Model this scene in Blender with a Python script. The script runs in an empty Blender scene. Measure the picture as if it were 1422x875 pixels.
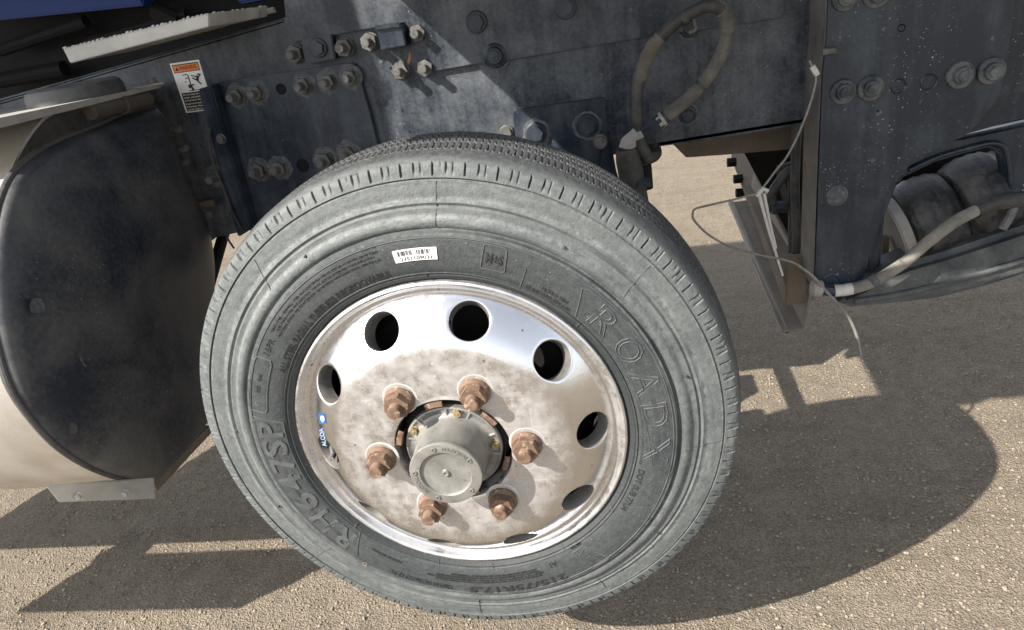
import bpy, bmesh, math, random
import numpy as np
from mathutils import Vector, noise, Matrix

scene = bpy.context.scene
COL = scene.collection
random.seed(4)
RNG = np.random.default_rng(4)

# ------------------------------------------------------------------ camera, sky, sun, exposure
WZ = 0.60                                    # height of the wheel centre above the ground
CAM = np.array([0.25421, -0.78107, 0.54450 + WZ])
FPX = 959.9                                  # focal length in photograph pixels (1422 wide)
ROT = np.array([[0.98124900, 0.11445950, -0.15507876],
                [-0.09017268, -0.43849203, -0.89419999],
                [-0.17035049, 0.89141671, -0.41994875]])
cam_data = bpy.data.cameras.new('camera')
cam = bpy.data.objects.new('camera', cam_data)
COL.objects.link(cam)
m = Matrix(((ROT[0][0], -ROT[1][0], -ROT[2][0], CAM[0]),
            (ROT[0][1], -ROT[1][1], -ROT[2][1], CAM[1]),
            (ROT[0][2], -ROT[1][2], -ROT[2][2], CAM[2]), (0, 0, 0, 1)))
cam.matrix_world = m
cam_data.sensor_width = 36
cam_data.lens = FPX / 1422 * 36
cam_data.clip_start = 0.02
cam_data.clip_end = 1000
scene.camera = cam

SUN = np.array([0.587, 0.492, -0.643]); SUN /= np.linalg.norm(SUN)
world = bpy.data.worlds.new('World'); scene.world = world
world.use_nodes = True
wn = world.node_tree.nodes; wl = world.node_tree.links
sky = wn.new('ShaderNodeTexSky'); sky.sky_type = 'NISHITA'; sky.sun_disc = False
sky.sun_elevation = math.asin(-SUN[2])
sky.sun_rotation = math.atan2(-SUN[0], -SUN[1])
sky.dust_density = 1.0
hz_ = wn.new('ShaderNodeHueSaturation'); hz_.inputs['Saturation'].default_value = 0.32   # hazy, pale sky
wl.new(sky.outputs[0], hz_.inputs['Color']); wl.new(hz_.outputs[0], wn['Background'].inputs[0])
wn['Background'].inputs[1].default_value = 0.12
ld = bpy.data.lights.new('sun', 'SUN'); ld.energy = 4.5; ld.angle = math.radians(0.5)
ld.color = (1.0, 0.93, 0.83)
lo = bpy.data.objects.new('sun', ld); COL.objects.link(lo)
lo.location = (-6, -5, 8)
lo.rotation_euler = Vector(SUN).to_track_quat('-Z', 'Y').to_euler()
scene.view_settings.view_transform = 'Standard'
scene.view_settings.look = 'None'
scene.view_settings.exposure = 1.38
scene.view_settings.gamma = 1

# ------------------------------------------------------------------ measuring helpers
def ray(px):
    d = np.array([(px[0] - 711) / FPX, (px[1] - 437.5) / FPX, 1.0])
    return d @ ROT
def at(x, y, Y):                             # the point of depth Y seen at a measured place
    d = ray((x, y)); return Vector(CAM + d * (Y - CAM[1]) / d[1])
def atx(x, y, X):
    d = ray((x, y)); return Vector(CAM + d * (X - CAM[0]) / d[0])

# ------------------------------------------------------------------ materials
def N(nt, kind, **kw):
    n = nt.nodes.new(kind)
    for k, v in kw.items():
        if k in n.inputs: n.inputs[k].default_value = v
        else: setattr(n, k, v)
    return n
def new_mat(name):
    mt = bpy.data.materials.new(name); mt.use_nodes = True
    return mt, mt.node_tree, mt.node_tree.nodes['Principled BSDF']
def col(c): return (c[0], c[1], c[2], 1)
def ramp(nt, src, a, b, c0=(0, 0, 0), c1=(1, 1, 1)):
    r = N(nt, 'ShaderNodeValToRGB')
    r.color_ramp.elements[0].position = a; r.color_ramp.elements[1].position = b
    r.color_ramp.elements[0].color = col(c0); r.color_ramp.elements[1].color = col(c1)
    nt.links.new(src, r.inputs[0]); return r.outputs[0]
def mixc(nt, fac, a, b):
    mx = N(nt, 'ShaderNodeMix', data_type='RGBA')
    if hasattr(fac, 'links'): nt.links.new(fac, mx.inputs[0])
    else: mx.inputs[0].default_value = fac
    for i, v in ((6, a), (7, b)):
        if hasattr(v, 'links'): nt.links.new(v, mx.inputs[i])
        else: mx.inputs[i].default_value = col(v)
    return mx.outputs[2]
def mth(nt, op, a, b=None, c=None):
    n = N(nt, 'ShaderNodeMath', operation=op)
    for i, v in enumerate((a, b, c)):
        if v is None: continue
        if hasattr(v, 'links'): nt.links.new(v, n.inputs[i])
        else: n.inputs[i].default_value = v
    return n.outputs[0]
def nz(nt, vec, scale, detail=4, rough=0.55, dist=0.0):
    n = N(nt, 'ShaderNodeTexNoise'); n.inputs['Scale'].default_value = scale
    n.inputs['Detail'].default_value = detail; n.inputs['Roughness'].default_value = rough
    n.inputs['Distortion'].default_value = dist
    nt.links.new(vec, n.inputs['Vector']); return n.outputs[0]
def stretch(nt, vec, s, rot=(0, 0, 0)):
    mp = N(nt, 'ShaderNodeMapping'); mp.inputs['Scale'].default_value = s
    mp.inputs['Rotation'].default_value = rot
    nt.links.new(vec, mp.inputs['Vector']); return mp.outputs[0]
def position(nt): return N(nt, 'ShaderNodeNewGeometry').outputs['Position']
def specks(nt, vec, scale, thr):
    v = N(nt, 'ShaderNodeTexVoronoi'); v.inputs['Scale'].default_value = scale
    nt.links.new(vec, v.inputs['Vector'])
    sz = N(nt, 'ShaderNodeSeparateColor'); nt.links.new(v.outputs['Color'], sz.inputs[0])
    lim = mth(nt, 'MULTIPLY', mth(nt, 'POWER', sz.outputs[0], 4), thr)
    return mth(nt, 'LESS_THAN', v.outputs['Distance'], lim)
def bump(nt, b, h, strength=0.3, dist=0.002, prev=None):
    n = N(nt, 'ShaderNodeBump'); n.inputs['Strength'].default_value = strength
    n.inputs['Distance'].default_value = dist
    nt.links.new(h, n.inputs['Height'])
    if prev: nt.links.new(prev, n.inputs['Normal'])
    if b: nt.links.new(n.outputs[0], b.inputs['Normal'])
    return n.outputs[0]

def dirty(name, base, dust, lo_=0.35, hi=0.75, scale=9, rough=0.5, metal=0.0, speck=0.0, speck_col=(.62, .6, .56),
          bumps=0.25, fine=140, amount=0.8, streak=0.0, spec=0.5, second=None):
    mt, nt, b = new_mat(name)
    P = position(nt)
    n1 = nz(nt, P, scale, 6, 0.62, 0.4)
    n2 = nz(nt, P, fine, 3, 0.6)
    f = mth(nt, 'ADD', mth(nt, 'MULTIPLY', n1, 0.75), mth(nt, 'MULTIPLY', n2, 0.25))
    if streak:
        n3 = nz(nt, stretch(nt, P, (55, 55, 5)), 1.0, 4)
        f = mth(nt, 'ADD', mth(nt, 'MULTIPLY', f, 1 - streak), mth(nt, 'MULTIPLY', n3, streak))
    fac = mth(nt, 'MULTIPLY', ramp(nt, f, lo_, hi), amount)
    c = mixc(nt, fac, base, dust)
    if second:
        c = mixc(nt, ramp(nt, nz(nt, P, scale * 1.7, 5), second[1], second[1] + .12), c, second[0])
    if speck:
        s1 = specks(nt, P, 75, speck * .30); s2 = specks(nt, P, 260, speck * .62)
        pat = ramp(nt, nz(nt, P, 5.5, 3), .46, .60)
        c = mixc(nt, mth(nt, 'MULTIPLY', mth(nt, 'MULTIPLY', mth(nt, 'MAXIMUM', s1, s2), pat), 0.55), c, speck_col)
    nt.links.new(c, b.inputs['Base Color'])
    rr = mth(nt, 'ADD', mth(nt, 'MULTIPLY', fac, 0.35), rough); nt.links.new(rr, b.inputs['Roughness'])
    b.inputs['Metallic'].default_value = metal
    b.inputs['Specular IOR Level'].default_value = spec
    bump(nt, b, f, bumps, 0.003)
    return mt

M = {}
M['frame'] = dirty('frame_paint', (.008, .013, .023), (.165, .178, .192), .40, .74, 9, .38, speck=.30, streak=.25, amount=.85, spec=.3)
M['plate'] = dirty('plate_paint', (.008, .014, .026), (.092, .104, .120), .43, .80, 12, .36, speck=.26, streak=.3, amount=.8, spec=.35)
M['hanger'] = dirty('hanger_paint', (.005, .012, .024), (.066, .084, .104), .46, .82, 9, .32, speck=.46, streak=.35, amount=.8)
M['beam'] = dirty('dusty_beam_paint', (.016, .020, .026), (.120, .125, .125), .36, .68, 9, .5, speck=.3)
M['collar'] = dirty('dusty_collar', (.012, .018, .026), (.19, .195, .195), .42, .66, 34, .6, fine=400)
M['faded_blue'] = dirty('faded_blue_print', (.16, .27, .50), (.45, .50, .58), .4, .7, 200, .5)
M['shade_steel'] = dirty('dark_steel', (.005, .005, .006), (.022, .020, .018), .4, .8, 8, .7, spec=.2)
M['brown_steel'] = dirty('brown_dusty_steel', (.085, .065, .048), (.19, .155, .12), .3, .75, 12, .75, speck=.2)
M['pipe'] = dirty('dusty_brown_pipe', (.040, .032, .025), (.105, .088, .068), .3, .75, 16, .6)
M['tan_steel'] = dirty('tan_dusty_steel', (.13, .115, .10), (.29, .255, .215), .3, .7, 10, .75, speck=.15)
M['edge_steel'] = dirty('worn_steel_edge', (.06, .06, .058), (.20, .19, .17), .3, .65, 20, .6, second=((.19, .07, .035), .60))
M['nut_grey'] = dirty('dusty_nut', (.035, .036, .038), (.215, .21, .195), .32, .68, 60, .55, metal=.25, fine=400)
M['nut_rust'] = dirty('rusty_lug', (.072, .040, .025), (.235, .152, .102), .30, .68, 70, .58, metal=.15, fine=500, bumps=.8, second=((.33, .245, .178), .57))
M['halo'] = dirty('dust_ring', (.030, .035, .042), (.14, .145, .148), .35, .62, 90, .8, fine=500)
M['hub_grey'] = dirty('cast_hub', (.17, .168, .158), (.33, .322, .30), .30, .72, 34, .40, metal=.5, fine=300, bumps=.2, second=((.14, .13, .115), .60))
M['brass'] = dirty('brass_bolt', (.28, .20, .09), (.45, .38, .25), .3, .7, 90, .38, metal=.7)
M['rubber'] = dirty('hose_rubber', (.016, .017, .018), (.11, .10, .09), .42, .8, 24, .55, bumps=.4)
M['wrap'] = dirty('tan_wrap', (.060, .053, .044), (.180, .157, .128), .3, .65, 30, .85, bumps=.6, second=((.04, .04, .04), .66))
M['palehose'] = dirty('pale_hose', (.10, .094, .082), (.255, .238, .205), .3, .62, 26, .8, bumps=.5, second=((.07, .068, .06), .63))
M['greywrap'] = dirty('grey_wrap', (.045, .045, .042), (.17, .155, .132), .34, .68, 40, .8, bumps=.5)
M['bag'] = dirty('air_spring_rubber', (.011, .011, .012), (.085, .082, .076), .44, .72, 30, .44, speck=.25, bumps=.7)
M['alu_step'] = dirty('dusty_aluminium', (.30, .292, .27), (.50, .482, .445), .34, .66, 14, .6, fine=500, bumps=.2)
M['end_cover'] = dirty('tank_cover', (.014, .018, .029), (.130, .126, .112), .38, .74, 6, .36, speck=.26, bumps=.14, amount=.85)
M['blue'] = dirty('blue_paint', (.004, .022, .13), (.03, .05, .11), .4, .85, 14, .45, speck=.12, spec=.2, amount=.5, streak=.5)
M['white_tie'] = dirty('pale_tie', (.42, .41, .38), (.6, .58, .54), .3, .7, 60, .5)
M['wire'] = dirty('grey_wire', (.11, .105, .095), (.30, .285, .26), .3, .7, 60, .5)
M['ledge'] = dirty('grey_flange', (.20, .19, .175), (.36, .34, .31), .3, .7, 26, .6, speck=.1)
M['cap_black'] = dirty('filler_cap_plastic', (.022, .022, .023), (.13, .125, .12), .3, .75, 14, .5)
M['black'] = dirty('black_print', (.012, .012, .012), (.03, .03, .03), .4, .8, 20, .6)
M['white'] = dirty('white_label', (.74, .74, .73), (.62, .60, .56), .5, .9, 20, .45)
M['orange'] = dirty('orange_print', (.78, .20, .015), (.66, .22, .05), .5, .9, 20, .45)
M['bluelogo'] = dirty('blue_print', (.012, .075, .24), (.12, .20, .34), .5, .9, 60, .4)

# tank shell: brushed aluminium
def mk_shell():
    mt, nt, b = new_mat('tank_aluminium'); P = position(nt)
    s = nz(nt, stretch(nt, P, (2, 60, 60)), 1.0, 5, .6)
    d = nz(nt, P, 9, 5)
    c = mixc(nt, ramp(nt, d, .4, .75), (.74, .72, .69), (.50, .45, .39))
    nt.links.new(c, b.inputs['Base Color']); b.inputs['Metallic'].default_value = .8
    nt.links.new(mth(nt, 'ADD', mth(nt, 'MULTIPLY', s, .25), .22), b.inputs['Roughness'])
    bump(nt, b, s, .12, .001); return mt
M['shell'] = mk_shell()

# wheel: polished aluminium, dulled and browned round the lug nuts
def mk_rim():
    mt, nt, b = new_mat('polished_aluminium')
    O = N(nt, 'ShaderNodeTexCoord').outputs['Object']
    sp = N(nt, 'ShaderNodeSeparateXYZ'); nt.links.new(O, sp.inputs[0])
    r = mth(nt, 'SQRT', mth(nt, 'ADD', mth(nt, 'MULTIPLY', sp.outputs[0], sp.outputs[0]), mth(nt, 'MULTIPLY', sp.outputs[2], sp.outputs[2])))
    n1 = nz(nt, O, 14, 7, .66, .6); n2 = nz(nt, O, 52, 6, .62); n3 = nz(nt, O, 420, 2, .6)
    rr = mth(nt, 'ADD', r, mth(nt, 'MULTIPLY', mth(nt, 'SUBTRACT', n1, .5), .05))
    inner = ramp(nt, rr, .122, .172, (1, 1, 1), (0, 0, 0))
    mott = ramp(nt, mth(nt, 'ADD', mth(nt, 'MULTIPLY', n1, .5), mth(nt, 'MULTIPLY', n2, .5)), .42, .60)
    scr1 = ramp(nt, nz(nt, stretch(nt, O, (9, 9, 330), (0, .55, 0)), 1.0, 2, .5), .62, .70)
    scr2 = ramp(nt, nz(nt, stretch(nt, O, (330, 9, 12), (0, .35, 0)), 1.0, 2, .5), .63, .70)
    scr = mth(nt, 'MULTIPLY', mth(nt, 'MAXIMUM', scr1, scr2), ramp(nt, nz(nt, O, 9, 2), .42, .6))
    dirt = mth(nt, 'MULTIPLY', inner, mth(nt, 'ADD', mth(nt, 'MULTIPLY', mott, .72), .10))
    haze = mth(nt, 'MULTIPLY', ramp(nt, n2, .42, .8), .22)
    lip = ramp(nt, r, .2195, .2215)
    dirt = mth(nt, 'ADD', dirt, mth(nt, 'MULTIPLY', lip, mth(nt, 'ADD', .08, mth(nt, 'MULTIPLY', mott, .3))))
    d2 = mth(nt, 'MINIMUM', mth(nt, 'ADD', dirt, haze), 1.0)
    c = mixc(nt, dirt, (.70, .70, .71), mixc(nt, ramp(nt, n2, .35, .65), (.115, .082, .062), (.29, .262, .24)))
    c = mixc(nt, mth(nt, 'MULTIPLY', scr, .45), c, (.80, .79, .77))
    sc = specks(nt, O, 130, .22)
    c = mixc(nt, mth(nt, 'MULTIPLY', sc, .5), c, (.9, .9, .88))
    pit = specks(nt, O, 60, .16)
    c = mixc(nt, mth(nt, 'MULTIPLY', pit, .7), c, (.16, .12, .09))
    nt.links.new(c, b.inputs['Base Color'])
    nt.links.new(mth(nt, 'SUBTRACT', 1.0, mth(nt, 'MULTIPLY', dirt, .85)), b.inputs['Metallic'])
    ro = mth(nt, 'ADD', .165, mth(nt, 'ADD', mth(nt, 'MULTIPLY', d2, .40), mth(nt, 'MULTIPLY', n3, .05)))
    nt.links.new(ro, b.inputs['Roughness'])
    h = mth(nt, 'ADD', mth(nt, 'ADD', n2, mth(nt, 'MULTIPLY', scr, .4)), mth(nt, 'MULTIPLY', n3, .5))
    bump(nt, b, h, .09, .0010); return mt
M['rim'] = mk_rim()
M['hole_wall'] = dirty('oxidised_aluminium', (.085, .082, .078), (.20, .19, .175), .35, .7, 40, .6, metal=.3)

def mk_tyre():
    mt, nt, b = new_mat('dusty_tyre_rubber')
    O = N(nt, 'ShaderNodeTexCoord').outputs['Object']
    sp = N(nt, 'ShaderNodeSeparateXYZ'); nt.links.new(O, sp.inputs[0])
    r = mth(nt, 'SQRT', mth(nt, 'ADD', mth(nt, 'MULTIPLY', sp.outputs[0], sp.outputs[0]), mth(nt, 'MULTIPLY', sp.outputs[2], sp.outputs[2])))
    n1 = nz(nt, O, 11, 7, .65, .5); n2 = nz(nt, O, 120, 7, .76, .3); n3 = nz(nt, O, 420, 3, .6)
    ang = mth(nt, 'ARCTAN2', sp.outputs[0], sp.outputs[2])
    cb = N(nt, 'ShaderNodeCombineXYZ')
    nt.links.new(mth(nt, 'MULTIPLY', ang, 9), cb.inputs[0]); nt.links.new(mth(nt, 'MULTIPLY', r, 160), cb.inputs[1])
    ringn = nz(nt, cb.outputs[0], 1.0, 5, .65)
    rz = mth(nt, 'ADD', r, mth(nt, 'MULTIPLY', mth(nt, 'SUBTRACT', n1, .5), .03))
    rz3 = mth(nt, 'ADD', r, mth(nt, 'MULTIPLY', mth(nt, 'SUBTRACT', n2, .5), .006))
    outer = ramp(nt, rz, .292, .312)
    mott = ramp(nt, mth(nt, 'ADD', mth(nt, 'MULTIPLY', n1, .24), mth(nt, 'ADD', mth(nt, 'MULTIPLY', n2, .46), mth(nt, 'MULTIPLY', ringn, .30))), .36, .66)
    dust = mth(nt, 'ADD', mth(nt, 'MULTIPLY', outer, .22), mth(nt, 'MULTIPLY', mott, mth(nt, 'ADD', .30, mth(nt, 'MULTIPLY', outer, .30))))
    for rc, w_, am in ((.3190, .0036, .42), (.3400, .0045, .40), (.3610, .0022, .40), (.2990, .0025, .25)):   # scuffed ribs, their highlight lines put into the colour
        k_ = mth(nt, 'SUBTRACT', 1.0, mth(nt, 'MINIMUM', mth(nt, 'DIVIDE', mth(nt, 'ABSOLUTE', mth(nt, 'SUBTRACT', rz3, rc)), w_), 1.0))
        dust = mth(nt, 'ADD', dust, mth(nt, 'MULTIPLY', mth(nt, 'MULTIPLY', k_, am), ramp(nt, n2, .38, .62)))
    c = mixc(nt, mth(nt, 'MINIMUM', dust, 1.0), (.020, .024, .027), mixc(nt, n1, (.130, .149, .152), (.200, .210, .203)))
    tread = ramp(nt, r, .3830, .3865)
    bead = ramp(nt, r, .2440, .2465, (1, 1, 1), (0, 0, 0))
    c = mixc(nt, mth(nt, 'MULTIPLY', bead, .75), c, (.022, .026, .027))
    c = mixc(nt, mth(nt, 'MULTIPLY', tread, .86), c, mixc(nt, ramp(nt, n2, .4, .65), (.026, .028, .031), (.075, .076, .078)))
    s = specks(nt, O, 210, .22)
    c = mixc(nt, mth(nt, 'MULTIPLY', s, .35), c, (.25, .25, .235))
    # hair cracks running out over the sidewall
    ck = N(nt, 'ShaderNodeTexVoronoi', feature='DISTANCE_TO_EDGE'); ck.inputs['Scale'].default_value = 1.0
    cb2 = N(nt, 'ShaderNodeCombineXYZ')
    nt.links.new(mth(nt, 'ADD', mth(nt, 'MULTIPLY', ang, 5), mth(nt, 'MULTIPLY', n2, 1.2)), cb2.inputs[0]); nt.links.new(mth(nt, 'MULTIPLY', r, 34), cb2.inputs[1])
    nt.links.new(cb2.outputs[0], ck.inputs['Vector'])
    crack = mth(nt, 'MULTIPLY', mth(nt, 'LESS_THAN', ck.outputs['Distance'], .012), ramp(nt, n1, .5, .6))
    c = mixc(nt, mth(nt, 'MULTIPLY', crack, .45), c, (.03, .034, .034))
    nt.links.new(c, b.inputs['Base Color'])
    b.inputs['Roughness'].default_value = .62; b.inputs['Specular IOR Level'].default_value = .42
    h = mth(nt, 'ADD', mth(nt, 'MULTIPLY', ringn, .25), mth(nt, 'ADD', mth(nt, 'MULTIPLY', n2, 1.0), mth(nt, 'MULTIPLY', n3, .5)))
    bump(nt, b, h, .5, .0026); return mt
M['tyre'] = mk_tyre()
M['small_letter_shade'] = dirty('letter_shade_rubber', (.008, .009, .011), (.030, .033, .034), .4, .75, 60, .6)  # small lettering: shadow edges of the relief put into a near-black colour
M['letter'] = dirty('worn_raised_rubber', (.036, .041, .045), (.092, .100, .101), .34, .68, 40, .6, fine=300)
M['plaque'] = dirty('dark_plaque_rubber', (.016, .019, .022), (.060, .066, .068), .36, .72, 60, .5, fine=900, bumps=.5)
M['letter_dark'] = dirty('moulded_rubber', (.034, .039, .042), (.095, .104, .104), .36, .7, 40, .55, fine=300)

def mk_ground():
    mt, nt, b = new_mat('gravelly_dirt'); P = position(nt)
    a = nz(nt, P, 1.3, 5, .6); m1 = nz(nt, P, 22, 6, .7); f1 = nz(nt, P, 150, 4, .7); f2 = nz(nt, P, 520, 2, .6)
    v = N(nt, 'ShaderNodeTexVoronoi'); v.inputs['Scale'].default_value = 120; nt.links.new(P, v.inputs['Vector'])
    sc = N(nt, 'ShaderNodeSeparateColor'); nt.links.new(v.outputs['Color'], sc.inputs[0])
    v2 = N(nt, 'ShaderNodeTexVoronoi'); v2.inputs['Scale'].default_value = 260; nt.links.new(P, v2.inputs['Vector'])
    base = mixc(nt, ramp(nt, a, .35, .65), (.282, .240, .184), (.345, .296, .228))
    base = mixc(nt, ramp(nt, m1, .35, .7), base, (.40, .344, .268))
    base = mixc(nt, mth(nt, 'MULTIPLY', ramp(nt, nz(nt, stretch(nt, P, (.8, 3.2, 1)), 2.2, 5, .65), .50, .68), .45), base, (.17, .138, .10))
    base = mixc(nt, mth(nt, 'MULTIPLY', ramp(nt, nz(nt, P, 6.5, 5, .7), .54, .70), .40), base, (.45, .39, .30))
    grit = mth(nt, 'ADD', mth(nt, 'MULTIPLY', f1, .5), mth(nt, 'MULTIPLY', f2, .5))
    base = mixc(nt, ramp(nt, grit, .43, .57), mixc(nt, .64, base, (.105, .080, .058)), base)
    peb = mth(nt, 'MULTIPLY', mth(nt, 'LESS_THAN', v.outputs['Distance'], .30), mth(nt, 'GREATER_THAN', sc.outputs[0], .70))
    base = mixc(nt, mth(nt, 'MULTIPLY', peb, .5), base, mixc(nt, sc.outputs[1], (.36, .312, .25), (.15, .124, .092)))
    nt.links.new(base, b.inputs['Base Color']); b.inputs['Roughness'].default_value = .92
    b.inputs['Specular IOR Level'].default_value = .2
    h = mth(nt, 'ADD', mth(nt, 'MULTIPLY', m1, 1.4), mth(nt, 'ADD', f1, mth(nt, 'MULTIPLY', f2, .5)))
    h = mth(nt, 'SUBTRACT', h, mth(nt, 'MULTIPLY', v2.outputs['Distance'], .55))
    bump(nt, b, h, 1.0, .012); return mt
M['ground'] = mk_ground()
def mk_stone(name, c0, c1):
    mt, nt, b = new_mat(name)
    oi = N(nt, 'ShaderNodeNewGeometry')
    c = mixc(nt, oi.outputs['Random Per Island'], c0, c1)
    c = mixc(nt, mth(nt, 'MULTIPLY', nz(nt, oi.outputs['Position'], 300, 3), .35), c, (.16, .13, .10))
    nt.links.new(c, b.inputs['Base Color']); b.inputs['Roughness'].default_value = .9; b.inputs['Specular IOR Level'].default_value = .2
    return mt
M['stone'] = mk_stone('pebbles', (.145, .122, .093), (.290, .250, .198))

# ------------------------------------------------------------------ mesh helpers
ORG = {}
class MB:
    def __init__(self): self.v = []; self.f = []
    def add(self, v, f):
        o = len(self.v); self.v += [tuple(p) for p in v]; self.f += [tuple(i + o for i in q) for q in f]; return self
    def box(self, a, b, rot=None, c=None):
        v = [(x, y, z) for x in (a[0], b[0]) for y in (a[1], b[1]) for z in (a[2], b[2])]
        if rot is not None:
            c = Vector(c); v = [tuple(rot @ (Vector(p) - c) + c) for p in v]
        return self.add(v, [(0, 1, 3, 2), (4, 6, 7, 5), (0, 4, 5, 1), (2, 3, 7, 6), (0, 2, 6, 4), (1, 5, 7, 3)])
    def hexa(self, q0, q1):                  # two quads joined into a solid
        v = list(q0) + list(q1)
        return self.add(v, [(0, 1, 2, 3), (7, 6, 5, 4)] + [(i, i + 4, (i + 1) % 4 + 4, (i + 1) % 4) for i in range(4)])
    def tube(self, pts, rad, n=10, caps=True):
        pts = [Vector(p) for p in pts]; k = len(pts)
        rads = rad if isinstance(rad, (list, tuple)) else [rad] * k
        t0 = (pts[1] - pts[0]).normalized()
        u = t0.orthogonal().normalized(); vs = []
        for i, p in enumerate(pts):
            t = (pts[min(i + 1, k - 1)] - pts[max(i - 1, 0)]).normalized()
            u = (u - t * u.dot(t)).normalized(); w = t.cross(u)
            vs += [p + (u * math.cos(a) + w * math.sin(a)) * rads[i] for a in [2 * math.pi * j / n for j in range(n)]]
        fs = [(i * n + j, i * n + (j + 1) % n, (i + 1) * n + (j + 1) % n, (i + 1) * n + j) for i in range(k - 1) for j in range(n)]
        if caps: fs += [tuple(reversed(range(n))), tuple(range((k - 1) * n, k * n))]
        return self.add(vs, fs)
    def lathe(self, prof, n=32, c=(0, 0, 0), axis='y', phase=0.0, caps=False):
        vs = []; k = len(prof)
        for (h, r) in prof:
            for j in range(n):
                a = 2 * math.pi * j / n + phase; x, z = r * math.cos(a), r * math.sin(a)
                p = (x, h, z) if axis == 'y' else ((h, x, z) if axis == 'x' else (x, z, h))
                vs.append((p[0] + c[0], p[1] + c[1], p[2] + c[2]))
        fs = [(i * n + j, i * n + (j + 1) % n, (i + 1) * n + (j + 1) % n, (i + 1) * n + j) for i in range(k - 1) for j in range(n)]
        if caps: fs += [tuple(range(n)), tuple(reversed(range((k - 1) * n, k * n)))]
        return self.add(vs, fs)
    def prism(self, pts, y0, y1):            # outline in (x, z) made solid between two depths
        n = len(pts)
        v = [(p[0], y0, p[1]) for p in pts] + [(p[0], y1, p[1]) for p in pts]
        return self.add(v, [tuple(range(n)), tuple(reversed(range(n, 2 * n)))] + [(i, i + n, (i + 1) % n + n, (i + 1) % n) for i in range(n)])

def link(name, me, mt, parent=None, origin=None):
    o = bpy.data.objects.new(name, me); COL.objects.link(o)
    if mt and not me.materials: me.materials.append(mt)
    place(o, origin, parent); return o
def place(o, origin, parent):
    ORG[o.name] = Vector(origin)
    if parent is not None:
        o.parent = parent; o.location = Vector(origin) - ORG[parent.name]
    else: o.location = origin
def obj(name, mb, mt, parent=None, smooth=35, bev=0.0, origin=None, seg=2, weld=False):
    v = np.array([tuple(p) for p in mb.v], float)
    org = np.array(origin) if origin is not None else (v.min(0) + v.max(0)) / 2
    me = bpy.data.meshes.new(name); me.from_pydata([tuple(p) for p in v - org], [], mb.f)
    bm = bmesh.new(); bm.from_mesh(me)
    if weld: bmesh.ops.remove_doubles(bm, verts=bm.verts, dist=1e-5)
    bmesh.ops.recalc_face_normals(bm, faces=bm.faces)
    if bev:
        es = [e for e in bm.edges if len(e.link_faces) == 2 and e.calc_face_angle(0) > 0.6]
        bmesh.ops.bevel(bm, geom=es, offset=bev, segments=seg, affect='EDGES', clamp_overlap=True)
    bm.to_mesh(me); bm.free()
    if smooth:
        me.polygons.foreach_set('use_smooth', [True] * len(me.polygons))
        me.set_sharp_from_angle(angle=math.radians(smooth))
    return link(name, me, mt, parent, tuple(org))
def copy(o, origin, parent, rot=None):
    c = o.copy(); COL.objects.link(c); place(c, origin, parent)
    if rot is not None: c.rotation_euler = rot
    return c
def smooth_path(pts, n=8):
    pts = [Vector(p) for p in pts]; P = [pts[0] * 2 - pts[1]] + pts + [pts[-1] * 2 - pts[-2]]; out = []
    for i in range(1, len(P) - 2):
        for k in range(n):
            t = k / n; a, b, c, d = P[i - 1], P[i], P[i + 1], P[i + 2]
            out.append(0.5 * ((2 * b) + (c - a) * t + (2 * a - 5 * b + 4 * c - d) * t * t + (3 * b - a - 3 * c + d) * t ** 3))
    return out + [pts[-1]]
def plate(name, px, Y, th, mt, parent, bev=0.0015):   # a sheet whose front face lies at depth Y
    pts = [at(x, y, Y) for x, y in px]
    return obj(name, MB().prism([(p.x, p.z) for p in pts], Y, Y + th), mt, parent, bev=bev)

def empty(name, loc, label, cat):
    o = bpy.data.objects.new(name, None); COL.objects.link(o); o.empty_display_size = .2
    o.location = loc; ORG[o.name] = Vector(loc)
    o['label'] = label; o['category'] = cat; return o

# ------------------------------------------------------------------ ground
def axis(lo_, hi, step, far):
    mid = list(np.arange(lo_, hi + 1e-6, step)); g = []; d = step; p = hi
    while p < far: d *= 1.25; p += d; g.append(p)
    h = []; d = step; p = lo_
    while p > -far: d *= 1.25; p -= d; h.append(p)
    return np.array(h[::-1] + mid + g)
gx = axis(-1.9, 2.3, .014, 260); gy = axis(-.1, 2.4, .014, 260)
def ground_z(x, y):
    z = .006 * noise.noise((x * 3.1, y * 3.1, 0)) +   .0042 * noise.noise((x * 17, y * 17, 3)) + .0030 * noise.noise((x * 46, y * 46, 7))
    # old wheel tracks, very shallow
    z += .004 * math.sin((y + .25 * x) * 26) * max(0, noise.noise((x * .9, y * .9, 5)))
    k = max(abs(x), abs(y)); return z if k < 4 else z * max(0, 1 - (k - 4) / 4)
V = [(x, y, ground_z(x, y)) for x in gx for y in gy]; ny = len(gy)
F = [(i * ny + j, (i + 1) * ny + j, (i + 1) * ny + j + 1, i * ny + j + 1) for i in range(len(gx) - 1) for j in range(ny - 1)]
me = bpy.data.meshes.new('ground'); me.from_pydata(V, [], F)
me.polygons.foreach_set('use_smooth', [True] * len(me.polygons))
ground = link('ground', me, M['ground'], None, (0, 0, 0)); ground['kind'] = 'structure'

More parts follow.
